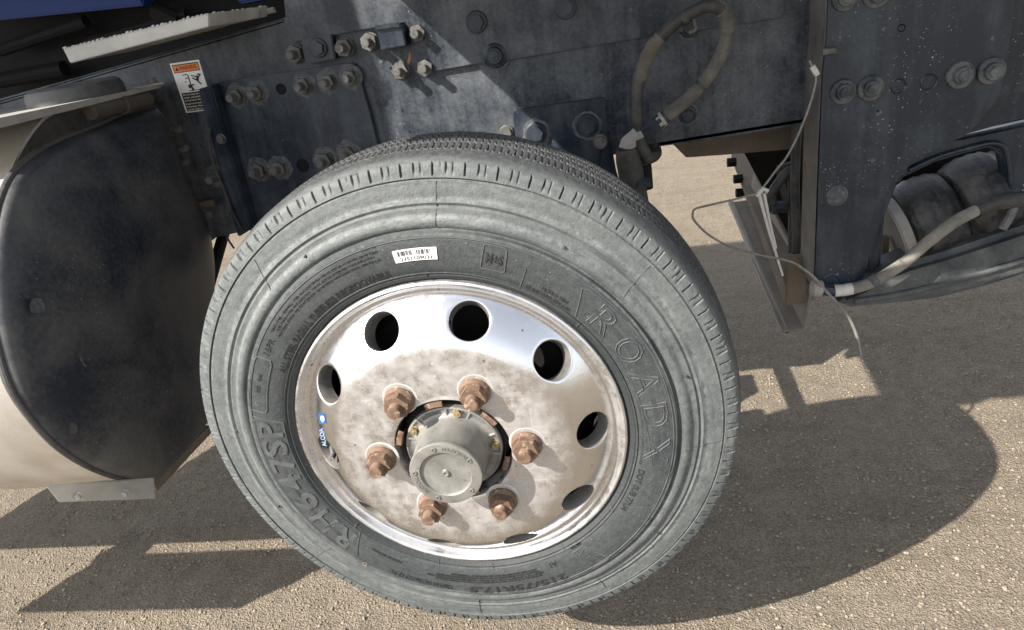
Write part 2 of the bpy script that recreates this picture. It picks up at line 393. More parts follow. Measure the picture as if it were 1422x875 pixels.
# loose gravel: thousands of small faceted pebbles joined in one sheet
t = (1 + 5 ** .5) / 2
ICO = np.array([(-1, t, 0), (1, t, 0), (-1, -t, 0), (1, -t, 0), (0, -1, t), (0, 1, t), (0, -1, -t), (0, 1, -t), (t, 0, -1), (t, 0, 1), (-t, 0, -1), (-t, 0, 1)]) / 1.9
ICF = np.array([(0, 11, 5), (0, 5, 1), (0, 1, 7), (0, 7, 10), (0, 10, 11), (1, 5, 9), (5, 11, 4), (11, 10, 2), (10, 7, 6), (7, 1, 8), (3, 9, 4), (3, 4, 2), (3, 2, 6), (3, 6, 8), (3, 8, 9), (4, 9, 5), (2, 4, 11), (6, 2, 10), (8, 6, 7), (9, 8, 1)])
def pebbles(n, size_lo, size_hi, x0, x1, y0, y1, power=2.6):
    xs = RNG.uniform(x0, x1, n); ys = RNG.uniform(y0, y1, n)
    s = size_lo + (size_hi - size_lo) * RNG.random(n) ** power
    out = np.zeros((n, 12, 3))
    for i in range(n):
        w = ICO * (s[i] * np.array([RNG.uniform(.7, 1.25), RNG.uniform(.7, 1.25), RNG.uniform(.45, .8)])) * RNG.uniform(.75, 1.2, (12, 1))
        a = RNG.uniform(0, 6.28); ca, sa = math.cos(a), math.sin(a)
        out[i] = w @ np.array([[ca, sa, 0], [-sa, ca, 0], [0, 0, 1]]) + (xs[i], ys[i], ground_z(xs[i], ys[i]) + s[i] * .12)
    return out
A = np.concatenate([pebbles(46000, .0010, .0048, -1.5, 1.7, -.05, 1.6, 3.4), pebbles(9000, .002, .006, -1.8, 2.2, 1.3, 4.2, 3.2)])
nv = A.reshape(-1, 3); nf = (ICF[None] + (np.arange(len(A)) * 12)[:, None, None]).reshape(-1, 3)
me = bpy.data.meshes.new('gravel')
me.vertices.add(len(nv)); me.vertices.foreach_set('co', nv.ravel())
me.loops.add(nf.size); me.loops.foreach_set('vertex_index', nf.ravel())
me.polygons.add(len(nf)); me.polygons.foreach_set('loop_start', np.arange(0, nf.size, 3))
me.update(calc_edges=True)
g = link('gravel', me, M['stone'], None, (0, 0, 0)); g['kind'] = 'stuff'
# the bigger single stones
big = []
for k in range(5):
    w = ICO * np.array([1, .8, .62]) * RNG.uniform(.78, 1.18, (12, 1))
    sm = bpy.data.meshes.new('stone'); sm.from_pydata([tuple(p) for p in w], [], [tuple(f) for f in ICF])
    bm = bmesh.new(); bm.from_mesh(sm); bmesh.ops.subdivide_edges(bm, edges=bm.edges, cuts=1, smooth=.25); bm.to_mesh(sm); bm.free()
    sm.materials.append(M['stone']); big.append(sm)
def floor_at(px):
    d = ray(px); return CAM + d * (0 - CAM[2]) / d[2]
STONES = [(1224, 766, 9), (1180, 786, 8), (1067, 614, 6), (1063, 629, 6), (1192, 648, 6), (1205, 655, 5), (1033, 705, 6), (1043, 707, 7), (1104, 713, 6),
          (1250, 664, 5), (1138, 844, 8), (1395, 818, 9), (1083, 870, 8), (1368, 524, 5), (1386, 457, 6), (1268, 690, 6), (312, 730, 6), (262, 750, 4),
          (461, 845, 7), (506, 861, 8), (1300, 860, 7), (1240, 855, 6), (1415, 664, 7), (1350, 690, 6), (140, 765, 6), (90, 820, 6), (225, 800, 5), (390, 862, 6), (60, 866, 7),
          (1120, 655, 5), (1160, 700, 5), (1080, 745, 6), (990, 830, 6), (1330, 800, 7), (1385, 760, 6), (930, 860, 6), (1035, 395, 5), (1400, 445, 5), (1290, 460, 5)]
for i, (x, y, s) in enumerate(STONES):
    p = floor_at((x, y)); sc = s / FPX * float(np.linalg.norm(p - CAM)) * .46
    o = link('stone', big[i % 5], None, ground, (p[0], p[1], ground_z(p[0], p[1]) + sc * .25))
    o.scale = (sc, sc * random.uniform(.7, 1), sc * random.uniform(.7, 1)); o.rotation_euler = (random.uniform(-.3, .3), random.uniform(-.3, .3), random.uniform(0, 6))

# ------------------------------------------------------------------ the truck
truck = empty('truck', (0, .6, 0), 'dusty dark truck with a raised polished wheel on rusty lug nuts beside its fuel tank', 'truck')

# ---------- tyre
PROF = [(.012, .2295), (.004, .2335), (-.0005, .2375), (-.003, .2405), (-.0055, .2425), (-.0050, .2450), (-.0072, .2460), (-.0076, .2466), (-.0058, .2476),
        (-.0072, .2500), (-.0090, .2580), (-.0102, .2680), (-.0108, .2780), (-.0104, .2880), (-.0094, .2960), (-.0088, .2995),
        (-.0030, .3008), (-.0026, .3030), (-.0055, .3065), (-.0060, .3110), (-.0052, .3150), (-.0028, .3180), (-.0006, .3200),
        (.0000, .3225), (.0002, .3278), (.0034, .3305), (.0014, .3332), (.0050, .3365), (.0066, .3385), (.0086, .3420), (.0122, .3460), (.0150, .3490),
        (.0158, .3500), (.0192, .3508), (.0196, .3516), (.0168, .3526), (.0182, .3550), (.0205, .3590), (.0228, .3630), (.0255, .3670), (.0280, .3698), (.0310, .3722),
        (.0350, .3742), (.0400, .3762), (.0450, .3780), (.0500, .3796), (.0545, .3806), (.0556, .3780), (.0566, .3780), (.0575, .3812), (.0590, .3815),
        (.0660, .3822), (.0720, .3825), (.0732, .3822), (.0740, .3740), (.0790, .3740), (.0798, .3826), (.0812, .3830), (.0880, .3833), (.0950, .3833), (.0962, .3829),
        (.0970, .3740), (.1020, .3740), (.1028, .3829), (.1042, .3833), (.1110, .3833), (.1180, .3830), (.1192, .3826), (.1200, .3740), (.1250, .3740), (.1258, .3822), (.1272, .3825),
        (.1350, .3820), (.1430, .3812), (.1500, .3800), (.1600, .3770), (.1680, .3730), (.1760, .3660), (.1840, .3540), (.1950, .3250), (.2050, .2900), (.2000, .2500), (.1850, .2300)]
def widen(y, r):                              # bring the outer sidewall and tread to their measured size
    r2 = r + float(np.interp(r, [.30, .33, .345, .3508, .3742, .385], [.001, .0, .006, .0112, .0085, .0085]))
    if y < .06: y = y - float(np.interp(r, [.335, .3508, .3742, .3806], [0, .0098, .0185, .0120]))
    return y, r2
FR = [widen(*p) for p in PROF[:42]]
def side_y(r):
    rs = [p[1] for p in FR[3:]]; ys = [p[0] for p in FR[3:]]
    return float(np.interp(r, rs, ys))
NS = 1440
edges_notched = {50: 4, 53: 4, 56: 4, 60: 4, 63: 4, 67: 4, 70: 4}
tv = []
for i, (y, r) in enumerate(PROF):
    for j in range(NS):
        yy, rr = y, r
        if .3555 < r < .3715 and y < .035:
            k = j % 24; h_ = (j // 24 * 37) % 11 / 11
            if k == 0: yy += .0042; rr -= .0020
            elif k in (9, 10, 11, 12, 13, 14) and r > .3595: yy += .0012 + .0008 * h_
            if k in (9, 14) and r > .3585 - .002 * h_: yy += .0020
            if k == 18 and h_ > .7 and r > .363: yy += .0020
        if i in (49, 50, 52, 53, 56, 57, 59, 60, 63, 64, 66, 67, 70, 71):
            if (j + i * 2) % 5 == 0: rr -= .0030 if (j // 5) % 4 else .0055
        if i in (51, 58, 65) and (j + i) % 24 == 0: rr -= .0012
        if .300 < r < .349 and y < .02:
            a = 2 * math.pi * j / NS
            yy += .0008 * noise.noise((math.cos(a) * 8, math.sin(a) * 8, r * 60))
        a = 2 * math.pi * j / NS
        dy_, dr_ = yy - y, rr - r; yy, rr = widen(y, r); yy += dy_; rr += dr_
        tv.append((rr * math.cos(a), yy, WZ + rr * math.sin(a)))
kf = len(PROF)
tf = [(i * NS + j, i * NS + (j + 1) % NS, (i + 1) * NS + (j + 1) % NS, (i + 1) * NS + j) for i in range(kf - 1) for j in range(NS)]
mb = MB(); mb.v = tv; mb.f = tf
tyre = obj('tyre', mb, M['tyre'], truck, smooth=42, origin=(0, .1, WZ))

# ---------- lettering moulded on the sidewall
def glyphs(txt, offset=0.0, outline=0.0, res=3):
    cu = bpy.data.curves.new('t', 'FONT'); cu.body = txt; cu.size = 1; cu.offset = offset; cu.resolution_u = res
    if outline: cu.fill_mode = 'NONE'; cu.bevel_depth = outline; cu.bevel_resolution = 0
    o = bpy.data.objects.new('t', cu); COL.objects.link(o)
    dg = bpy.context.evaluated_depsgraph_get(); e = o.evaluated_get(dg); me_ = e.to_mesh()
    v = np.array([tuple(p.co) for p in me_.vertices]); f = [tuple(p.vertices) for p in me_.polygons]
    e.to_mesh_clear(); bpy.data.objects.remove(o); bpy.data.curves.remove(cu)
    return v, f
def solid(v, f, th):                         # flat glyph -> solid of thickness th (front at +th)
    cnt = {}
    for q in f:
        for a, b in zip(q, q[1:] + q[:1]): cnt[(a, b)] = 1
    rim_ = [(a, b) for (a, b) in cnt if (b, a) not in cnt]; n = len(v)
    V2 = np.vstack([v[:, :2].tolist(), v[:, :2].tolist()]); H = np.array([th] * n + [-.0015] * n)
    return np.column_stack([V2, H]), list(f) + [(a, a + n, b + n, b) for a, b in rim_]
def subdivide_wide(v, f, h): return v, f
def wrap(txt, r, deg, height, width=None, th=.0010, offset=0.0, outline=0.0, surf=side_y, cap=.7):
    v, f = glyphs(txt, offset, outline)
    x0, x1 = v[:, 0].min(), v[:, 0].max(); s = height / cap
    sx = width / (x1 - x0) if width else s
    u = (v[:, 0] - (x0 + x1) / 2) * sx; w = v[:, 1] * s - height / 2
    if outline: V3 = np.column_stack([u, w, v[:, 2] * s + th * .5]); F3 = f
    else: V3, F3 = solid(np.column_stack([u, w]), f, th)
    th0 = math.radians(deg); out = []
    for p in V3:
        rr = r + p[1]; a = th0 - p[0] / r
        out.append((rr * math.cos(a), surf(rr) - p[2], WZ + rr * math.sin(a)))
    return MB().add(out, F3)
def letters(items, mt, parent=None):
    for it in items:
        mbs = MB()
        parts = it if isinstance(it, list) else [it]
        for kw in parts:
            b_ = wrap(**kw); mbs.add(b_.v, b_.f)
        obj('raised_lettering', mbs, mt, parent or tyre, smooth=0)
def strip(path, w, th, mt, name='moulded_line', parent=None):   # a thin raised line along (r, deg) points
    mbs = MB(); P = []
    for (r0, d0), (r1, d1) in zip(path, path[1:]):
        n = max(2, int(math.hypot(r1 - r0, math.radians(d1 - d0) * r0) / .004))
        for k in range(n): P.append((r0 + (r1 - r0) * k / n, d0 + (d1 - d0) * k / n))
    P.append(path[-1]); pts = [Vector((r * math.cos(math.radians(d)), side_y(r) - th * .2, WZ + r * math.sin(math.radians(d)))) for r, d in P]
    mbs.tube(pts, w, 6); return obj(name, mbs, mt, parent or tyre)

pq = [obj_ for obj_ in ()]
letters([[dict(txt=c, r=.2725, deg=d, height=.0345, width=w * 1.14, th=.0014, offset=.02) for c, d, w in
          (('R', -141.5, .027), ('H', -150.0, .029), ('6', -159.0, .026), ('4', -167.2, .025), ('7', -174.6, .022), ('S', 179.3, .024), ('P', 172.6, .023))]], M['letter'])
letters([[dict(txt=c, r=.2735, deg=d, height=.033, width=w, th=.0009, outline=.016) for c, d, w in
          (('R', 36.0, .036), ('O', 25.5, .036), ('A', 14.6, .042), ('D', 3.8, .036), ('X', -8.0, .042))]], M['letter_dark'])
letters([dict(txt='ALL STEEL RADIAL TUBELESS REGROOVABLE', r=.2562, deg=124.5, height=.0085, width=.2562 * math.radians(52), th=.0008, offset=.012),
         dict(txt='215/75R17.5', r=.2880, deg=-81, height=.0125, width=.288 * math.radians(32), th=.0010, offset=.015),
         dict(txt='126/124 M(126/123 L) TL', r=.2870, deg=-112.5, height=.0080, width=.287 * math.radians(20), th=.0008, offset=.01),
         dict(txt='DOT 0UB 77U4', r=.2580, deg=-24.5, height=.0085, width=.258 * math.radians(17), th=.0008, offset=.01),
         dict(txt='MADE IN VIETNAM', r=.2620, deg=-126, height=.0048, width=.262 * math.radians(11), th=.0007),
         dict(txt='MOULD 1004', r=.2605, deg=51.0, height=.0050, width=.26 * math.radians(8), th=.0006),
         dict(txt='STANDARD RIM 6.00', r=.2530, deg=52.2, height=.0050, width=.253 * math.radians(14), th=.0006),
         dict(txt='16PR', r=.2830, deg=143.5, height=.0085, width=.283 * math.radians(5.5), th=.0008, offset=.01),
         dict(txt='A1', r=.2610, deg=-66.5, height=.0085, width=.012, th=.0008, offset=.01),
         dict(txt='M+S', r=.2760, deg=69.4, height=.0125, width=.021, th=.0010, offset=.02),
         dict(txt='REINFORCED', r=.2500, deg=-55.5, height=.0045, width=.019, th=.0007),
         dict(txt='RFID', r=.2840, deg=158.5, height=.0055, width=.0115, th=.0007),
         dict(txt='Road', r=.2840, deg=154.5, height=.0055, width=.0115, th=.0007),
         dict(txt='2023 08', r=.2945, deg=101, height=.0040, width=.0200, th=.0005)], M['small_letter_shade'])
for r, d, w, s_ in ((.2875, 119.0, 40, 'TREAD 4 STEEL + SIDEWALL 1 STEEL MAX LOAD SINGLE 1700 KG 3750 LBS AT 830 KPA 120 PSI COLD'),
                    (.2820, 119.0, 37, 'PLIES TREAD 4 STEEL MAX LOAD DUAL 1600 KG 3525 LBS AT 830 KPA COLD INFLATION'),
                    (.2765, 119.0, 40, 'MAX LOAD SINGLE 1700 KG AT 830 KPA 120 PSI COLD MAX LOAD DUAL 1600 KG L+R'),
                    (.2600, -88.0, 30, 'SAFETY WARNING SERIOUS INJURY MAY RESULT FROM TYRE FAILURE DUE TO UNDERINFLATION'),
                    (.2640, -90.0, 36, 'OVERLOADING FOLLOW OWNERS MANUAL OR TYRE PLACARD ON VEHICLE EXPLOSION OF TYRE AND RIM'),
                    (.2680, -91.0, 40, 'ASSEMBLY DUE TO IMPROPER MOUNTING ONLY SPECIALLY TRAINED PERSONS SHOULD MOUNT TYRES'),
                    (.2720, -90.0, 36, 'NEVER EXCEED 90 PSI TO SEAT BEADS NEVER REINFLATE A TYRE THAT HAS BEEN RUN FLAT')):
    letters([dict(txt=s_, r=r, deg=d, height=.0030, width=r * math.radians(w), th=.0006)], M['small_letter_shade'])
strip([(.2510, 42.6), (.2870, 46.5), (.2905, 45.0), (.2985, 10), (.2985, -14.5), (.2960, -16.5), (.2705, -13.6)], .0008, .001, M['letter_dark'])
strip([(.2505, 42.5), (.2535, 30), (.2575, 5), (.2640, -8), (.2705, -13.6)], .0006, .001, M['letter_dark'])
strip([(.2482, -138.5), (.2890, -134.0), (.2920, -136), (.2950, -150), (.2950, 169.0), (.2930, 168.2), (.2510, 170.0)], .0009, .001, M['letter_dark'])
strip([(.2482, -138.5), (.2500, -160), (.2510, 170.0 - 360)], .0007, .001, M['letter_dark'])
strip([(.2600, 72.2), (.2620, 72.6), (.2900, 72.4), (.2920, 71.8), (.2925, 67.4), (.2905, 66.8), (.2620, 66.0), (.2603, 66.6), (.2600, 72.2)], .0009, .001, M['letter_dark'])
strip([(.2960, 149.9), (.2930, 148.2), (.2740, 147.7), (.2712, 149.3), (.2712, 165), (.2740, 166.5), (.2940, 166.0), (.2970, 164.6), (.2960, 149.9)], .0010, .001, M['letter_dark'])
strip([(.2557, -53.4), (.2960, -50.2), (.2980, -51.5), (.2965, -56.4), (.2570, -58.2), (.2557, -53.4)], .0009, .001, M['letter_dark'])
strip([(.2600, -56.5), (.2760, -55.5), (.2740, -53.8), (.2920, -52.8)], .0007, .001, M['letter_dark'])
strip([(.2620, -54.5), (.2660, -57.0), (.2900, -55.6)], .0007, .001, M['letter_dark'])
strip([(.2452, 60.6), (.2770, 61.0), (.2770, 60.6), (.2750, 56.0)], .0007, .001, M['letter_dark'])
for a, b_ in (((.3600, 83.4), (.3075, 83.9)), ((.3590, 38.4), (.3110, 37.8)), ((.3590, -6.4), (.3110, -8.2)), ((.3590, 127.2), (.3180, 129.8)), ((.3580, -141.6), (.3130, -141.2)), ((.357, -95), (.318, -95)), ((.352, -60), (.315, -59))):
    n = 7; path = [(a[0] + (b_[0] - a[0]) * k / n + random.uniform(-.0004, .0004), a[1] + (b_[1] - a[1]) * k / n + random.uniform(-.12, .12)) for k in range(n + 1)]
    strip(path, .0007, .0012, M['letter_dark'])
for d in (-141.5, -108, -88, -60, -35, 40, 88): strip([(.2400, d), (.2470, d + .2)], .0006, .001, M['letter'])
# vent spew stubs
mbs = MB()
for r, d in ((.3190, 116.5), (.3180, 55), (.3240, 12), (.330, 175), (.327, -160), (.3170, -36)):
    a = math.radians(d); obj('rubber_stub', MB().lathe([(-.0035, .0001), (-.0032, .0016), (.004, .0018)], 10, (r * math.cos(a), side_y(r), WZ + r * math.sin(a))), M['rubber'], tyre)
a = math.radians(-130.5); r = .298
obj('yellow_mark', MB().lathe([(-.0012, .0024), (-.0015, .0032), (-.0012, .0040)], 20, (r * math.cos(a), side_y(r), WZ + r * math.sin(a))), M['brass'], tyre)
# paper sticker with bar code
def patch(r0, r1, d0, d1, lift, name, mt, parent, n=14):
    mbs = MB(); vs = []
    for k in range(n + 1):
        d = math.radians(d0 + (d1 - d0) * k / n)
        for r in (r0, (r0 + r1) / 2, r1): vs.append((r * math.cos(d), side_y(r) - lift, WZ + r * math.sin(d)))
    for k in range(n + 1):
        d = math.radians(d0 + (d1 - d0) * k / n)
        for r in (r0, (r0 + r1) / 2, r1): vs.append((r * math.cos(d), side_y(r) - lift + .0014, WZ + r * math.sin(d)))
    q = (n + 1) * 3; fs = []
    for k in range(n):
        for e in (0, 1):
            a_ = k * 3 + e; fs += [(a_, a_ + 1, a_ + 4, a_ + 3), (a_ + q, a_ + 3 + q, a_ + 4 + q, a_ + 1 + q)]
        fs += [(k * 3, k * 3 + 3, k * 3 + 3 + q, k * 3 + q), (k * 3 + 2, k * 3 + 2 + q, k * 3 + 5 + q, k * 3 + 5)]
    fs += [(0, q, q + 1, 1), (1, q + 1, q + 2, 2), (n * 3, n * 3 + 1, n * 3 + 1 + q, n * 3 + q), (n * 3 + 1, n * 3 + 2, n * 3 + 2 + q, n * 3 + 1 + q)]
    mbs.add(vs, fs); return obj(name, mbs, mt, parent)
stk = patch(.2672, .2830, 95.4, 84.0, .0011, 'barcode_sticker', M['white'], tyre)
surf_s = lambda r: side_y(r) - .0011
w = wrap('2351109031', .2708, 89.7, .0044, .040, .0003, offset=.012, surf=surf_s)
d = 94.2
while d > 85.6:
    bw = random.choice((.10, .16, .26)); 
    if not (89.6 < d < 90.4):
        vs = []
        for dd in (d, d - bw):
            for r in (.2752, .2815): vs.append((r * math.cos(math.radians(dd)), surf_s(r) - .0003, WZ + r * math.sin(math.radians(dd))))
        w.add(vs, [(0, 1, 3, 2)])
    d -= bw + random.choice((.10, .14, .24))
obj('sticker_print', w, M['black'], tyre, smooth=0)

patch(.2510, .2940, -139.0, -190.2, .0003, 'letter_plaque', M['plaque'], tyre, 40)
patch(.2530, .2970, 42.6, -14.2, .0003, 'letter_plaque', M['plaque'], tyre, 40)

# ---------- wheel
LP = 2.1386                                  # phase of the first lug nut
DISC = [(.2165, .0062), (.2150, .0040), (.2100, -.0010), (.2000, -.0105), (.1895, -.0195), (.1800, -.0265), (.1700, -.0320), (.1600, -.0358), (.1520, -.0375), (.1400, -.0385), (.0850, -.0385), (.0815, -.0370), (.0800, -.0345), (.0800, .000), (.0800, .012)]
dr = np.array([p[0] for p in DISC[:11]])[::-1]; dy = np.array([p[1] for p in DISC[:11]])[::-1]
def spline(xq):                              # smooth interpolation of the disc profile
    i = int(np.clip(np.searchsorted(dr, xq) - 1, 0, len(dr) - 2)); m_ = np.gradient(dy, dr)
    h = dr[i + 1] - dr[i]; t_ = (xq - dr[i]) / h
    return ((2 * t_**3 - 3 * t_**2 + 1) * dy[i] + (t_**3 - 2 * t_**2 + t_) * h * m_[i] + (-2 * t_**3 + 3 * t_**2) * dy[i + 1] + (t_**3 - t_**2) * h * m_[i + 1])
mb = MB()
NL = 240
# lip and outer band
mb.lathe([(.060, .2180), (.020, .2250), (.008, .2335), (.004, .2350), (.0005, .2352), (-.0030, .2340), (-.0045, .2315), (-.0038, .2288), (-.0012, .2268), (.0010, .2258), (.0048, .2240), (.0066, .2215), (.0072, .2190), (.0072, .2172), (.0062, .2165)], NL, (0, 0, WZ))
RO, RI, RH, HR, PH = .2165, .1585, .1895, .0272, math.radians(73.7)
HS = .79                                     # the holes are drilled square to the sloping disc
SL = (spline(RH + .004) - spline(RH - .004)) / .008; NRM = (-SL / math.hypot(1, SL), 1 / math.hypot(1, SL))
WALLV = []
def disc_pt(r, a, dy_=0.0): return (r * math.cos(a), spline(r) + dy_, WZ + r * math.sin(a))
for s in range(10):
    a0 = PH + s * math.radians(36); half = math.radians(18); n = 64
    per = []                                 # outer boundary in (r, angle): four sides of the sector
    for k in range(n):
        ph = 2 * math.pi * (k + .5) / n; c_, s_ = math.cos(ph), math.sin(ph)
        hx, hy = (RO - RH), half * RH
        ex = hx if c_ > 0 else (RH - RI)
        q = min(ex / max(abs(c_), 1e-6), hy / max(abs(s_), 1e-6)); per.append((q * c_, q * s_))
    # snap so that sector corners and seams line up between neighbours
    rings = []; K = 9
    for j in range(K + 1):
        f_ = (j / K)
        ring = []
        for k in range(n):
            ph = 2 * math.pi * (k + .5) / n
            ci = (HS * HR * math.cos(ph), HR * math.sin(ph)); pe = per[k]
            x_ = ci[0] + (pe[0] - ci[0]) * f_; y_ = ci[1] + (pe[1] - ci[1]) * f_
            ring.append(disc_pt(RH + x_, a0 + y_ / RH))
        rings.append(ring)
    # hole wall: small chamfer, then straight in along the axle
    wall = []
    for dr_, dd in ((-.0010, .0005), (-.0016, .0016), (-.0018, .012), (-.0018, .022)):
        rw_ = []
        for k in range(n):
            ph = 2 * math.pi * (k + .5) / n; r_ = RH + HS * (HR + dr_) * math.cos(ph); an = a0 + (HR + dr_) * math.sin(ph) / RH
            yq = spline(r_) + dd * NRM[1]; r_ += dd * NRM[0]; rw_.append((r_ * math.cos(an), yq, WZ + r_ * math.sin(an)))
        wall.append(rw_); WALLV.extend(rw_)
    allr = wall[::-1] + rings; vs = [p for r_ in allr for p in r_]
    mb.add(vs, [(i * n + k, i * n + (k + 1) % n, (i + 1) * n + (k + 1) % n, (i + 1) * n + k) for i in range(len(allr) - 1) for k in range(n)])
    # corner triangles left between the ring polygon and the sector corners
    for (sx, sy) in ((1, 1), (-1, 1), (-1, -1), (1, -1)):
        cx = (RO - RH) if sx > 0 else -(RH - RI); cy = sy * half * RH
        # the two boundary points next to the corner
        kk = sorted(range(n), key=lambda k: (per[k][0] - cx) ** 2 + (per[k][1] - cy) ** 2)[:2]
        mb.add([disc_pt(RH + per[kk[0]][0], a0 + per[kk[0]][1] / RH), disc_pt(RH + per[kk[1]][0], a0 + per[kk[1]][1] / RH), disc_pt(RH + cx, a0 + cy / RH)], [(0, 1, 2)])
# flat centre and bore
pr = [(spline(r_), r_) for r_ in (.1585, .1560, .1520, .1470, .1400, .125, .105, .0880)] + [(-.0382, .0850), (-.0370, .0815), (-.0345, .0800), (.000, .0798), (.014, .0795)]
mb.lathe(pr, NL, (0, 0, WZ))
# barrel behind the disc
mb.lathe([(.060, .2180), (.10, .2120), (.20, .2150)], 96, (0, 0, WZ))
NWALL = []
def rim_obj():
    v = np.array(mb.v); org = np.array((0, 0, WZ)); me_ = bpy.data.meshes.new('wheel_rim')
    me_.from_pydata([tuple(p) for p in v - org], [], mb.f)
    bm = bmesh.new(); bm.from_mesh(me_); bmesh.ops.remove_doubles(bm, verts=bm.verts, dist=2e-5)
    bmesh.ops.recalc_face_normals(bm, faces=bm.faces)
    wv = {(round(p[0], 5), round(p[1], 5), round(p[2] - WZ, 5)) for p in WALLV}
    for f_ in bm.faces:                      # the drilled walls are rough, oxidised metal
        if all((round(q.co.x, 5), round(q.co.y, 5), round(q.co.z, 5)) in wv for q in f_.verts): f_.material_index = 1
    bm.to_mesh(me_); bm.free(); me_.materials.append(M['rim']); me_.materials.append(M['hole_wall'])
    me_.polygons.foreach_set('use_smooth', [True] * len(me_.polygons)); me_.set_sharp_from_angle(angle=math.radians(40))
    return link('wheel_rim', me_, M['rim'], truck, tuple(org))
rim = rim_obj()
# brake drum seen through the hand holes
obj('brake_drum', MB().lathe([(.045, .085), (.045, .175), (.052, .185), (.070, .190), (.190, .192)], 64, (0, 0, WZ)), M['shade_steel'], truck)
obj('light_stop_disc', MB().lathe([(.185, .05), (.185, .2125)], 64, (0, 0, WZ)), M['shade_steel'], truck)  # added disc, stops sunlight leaking through the hand holes onto the ground
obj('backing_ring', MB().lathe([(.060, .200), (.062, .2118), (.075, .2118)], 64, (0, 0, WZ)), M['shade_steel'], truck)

def nut_mb(c, rw, hw, rh, hh, rs, hs, flange=True, thread=True):
    # flange, hex and stud along -Y from a seat at y = c
    x, y, z = c; b = MB()
    b.lathe([(y, rw), (y - hw * .45, rw), (y - hw, rw * .86), (y - hw, .0001)], 28, (x, 0, z))
    hx = [(rh / math.cos(math.pi / 6) * math.cos(i * math.pi / 3), rh / math.cos(math.pi / 6) * math.sin(i * math.pi / 3)) for i in range(6)]
    b.prism([(x + p[0], z + p[1]) for p in hx], y - hw * .9, y - hw - hh)
    ps = [(y - hw, rs)]
    k = 0; yy = y - hw - hh
    while yy > y - hs:
        ps += [(yy, rs * (1.0 if k % 2 else .90))]; yy -= .0011 if thread else .004; k += 1
    ps += [(y - hs + .0008, rs * .92), (y - hs, rs * .80), (y - hs, .0001)]
    b.lathe(ps, 20, (x, 0, z)); return b
proto = obj('lug_nut', nut_mb((0, 0, 0), .0207, .0078, .0152, .0120, .0094, .0325), M['nut_rust'], rim, bev=.0010, origin=(0, 0, 0), smooth=32)
for i in range(6):
    a = LP - i * math.pi / 3; p = (.1024 * math.cos(a), -.0382, WZ + .1024 * math.sin(a))
    rot = (0, random.uniform(0, 1.05), 0)
    if i == 0: place(proto, p, rim); proto.rotation_euler = rot
    else: copy(proto, p, rim, rot)
# bright scraped seat round each nut
sproto = obj('seat_ring', MB().lathe([(.0, .0200), (-.0006, .0212), (-.0007, .0232), (.0, .0246)], 32), M['alu_step'], rim, origin=(0, 0, 0))
for i in range(6):
    a = LP - i * math.pi / 3; p = (.1024 * math.cos(a) + .0012, -.0384, WZ + .1024 * math.sin(a) + .003)
    if i == 0: place(sproto, p, rim)
    else: copy(sproto, p, rim)
# valve stem in the lower left hand hole
p = at(463, 632, -.004)
obj('valve_stem', MB().tube([p + Vector((-.012, .03, .010)), p + Vector((-.004, .008, .004)), p], .0032, 10).lathe([(-.009, .0001), (-.009, .0042), (.002, .0042)], 12, tuple(p)), M['nut_grey'], rim)
# blue maker's mark, letters and emblem
def rim_flat(px_pts, lift, name, mt):
    pass
def on_disc(px):
    d = ray(px); lo2, hi2 = -.05, .02
    for _ in range(40):
        md = (lo2 + hi2) / 2; P = CAM + d * (md - CAM[1]) / d[1]; r_ = math.hypot(P[0], P[2] - WZ)
        if md < spline(min(max(r_, .09), .216)): lo2 = md
        else: hi2 = md
    return Vector(P)
def decal(px, lift, mb_):
    pts = [on_disc(q) + Vector((0, -lift, 0)) for q in px]; mb_.add(pts, [tuple(range(len(pts)))])
mbs = MB(); decal([(442, 574), (451, 574.5), (453, 588), (444, 588)], .0006, mbs); obj('maker_mark', mbs, M['bluelogo'], rim, smooth=0)
mbs = MB(); decal([(446, 577), (449.5, 577.3), (451, 582), (448.5, 586), (445.5, 582)], .0010, mbs); obj('mark_emblem', mbs, M['white'], rim, smooth=0)
v, f = glyphs('ALCOA', .01); v3, f3 = [], f
c0 = on_disc((450, 593)); c1 = on_disc((457, 620)); up = (on_disc((449, 606)) - on_disc((455, 604))).normalized(); ax_ = (c0 - c1)
wd = v[:, 0].max() - v[:, 0].min()
base0 = on_disc((454, 619)); ax_ = on_disc((448.5, 594)) - base0
upv = (on_disc((443, 607)) - on_disc((451, 606)))
mbs = MB().add([base0 + ax_ * (p[0] - v[:, 0].min()) / wd + upv * (p[1] * 1.0) + Vector((0, -.0012, 0)) for p in v], f)
obj('mark_lettering', mbs, M['faded_blue'], rim, smooth=0)

# ---------- hub
C0 = (0, 0, WZ)
hub = obj('hub', MB().lathe([(.02, .0795), (-.010, .0760), (-.018, .0735), (-.022, .0700), (-.0225, .0620), (-.02, .03)], 96, C0), M['shade_steel'], truck, origin=C0)
pad = []
for i, a in enumerate([LP - math.pi / 6 + math.radians(6) - k * math.pi / 3 for k in range(6)]):
    b = MB(); b.lathe([(-.010, .0705), (-.0365, .0705), (-.0375, .0715), (-.0375, .0782), (-.010, .0790)], 96, C0)
    keep = []
    for q in range(0, 4):
        for j in range(96):
            an = 2 * math.pi * (j + .5) / 96
            if abs((an - a + math.pi) % (2 * math.pi) - math.pi) < .16: keep.append((q * 96 + j, q * 96 + (j + 1) % 96, (q + 1) * 96 + (j + 1) % 96, (q + 1) * 96 + j))
    used = sorted({i_ for q in keep for i_ in q}); mp = {k: j for j, k in enumerate(used)}
    b2 = MB(); b2.add([b.v[k] for k in used], [tuple(mp[k] for k in q) for q in keep]); obj('pilot_pad', b2, M['nut_rust'], hub)
capb = MB()
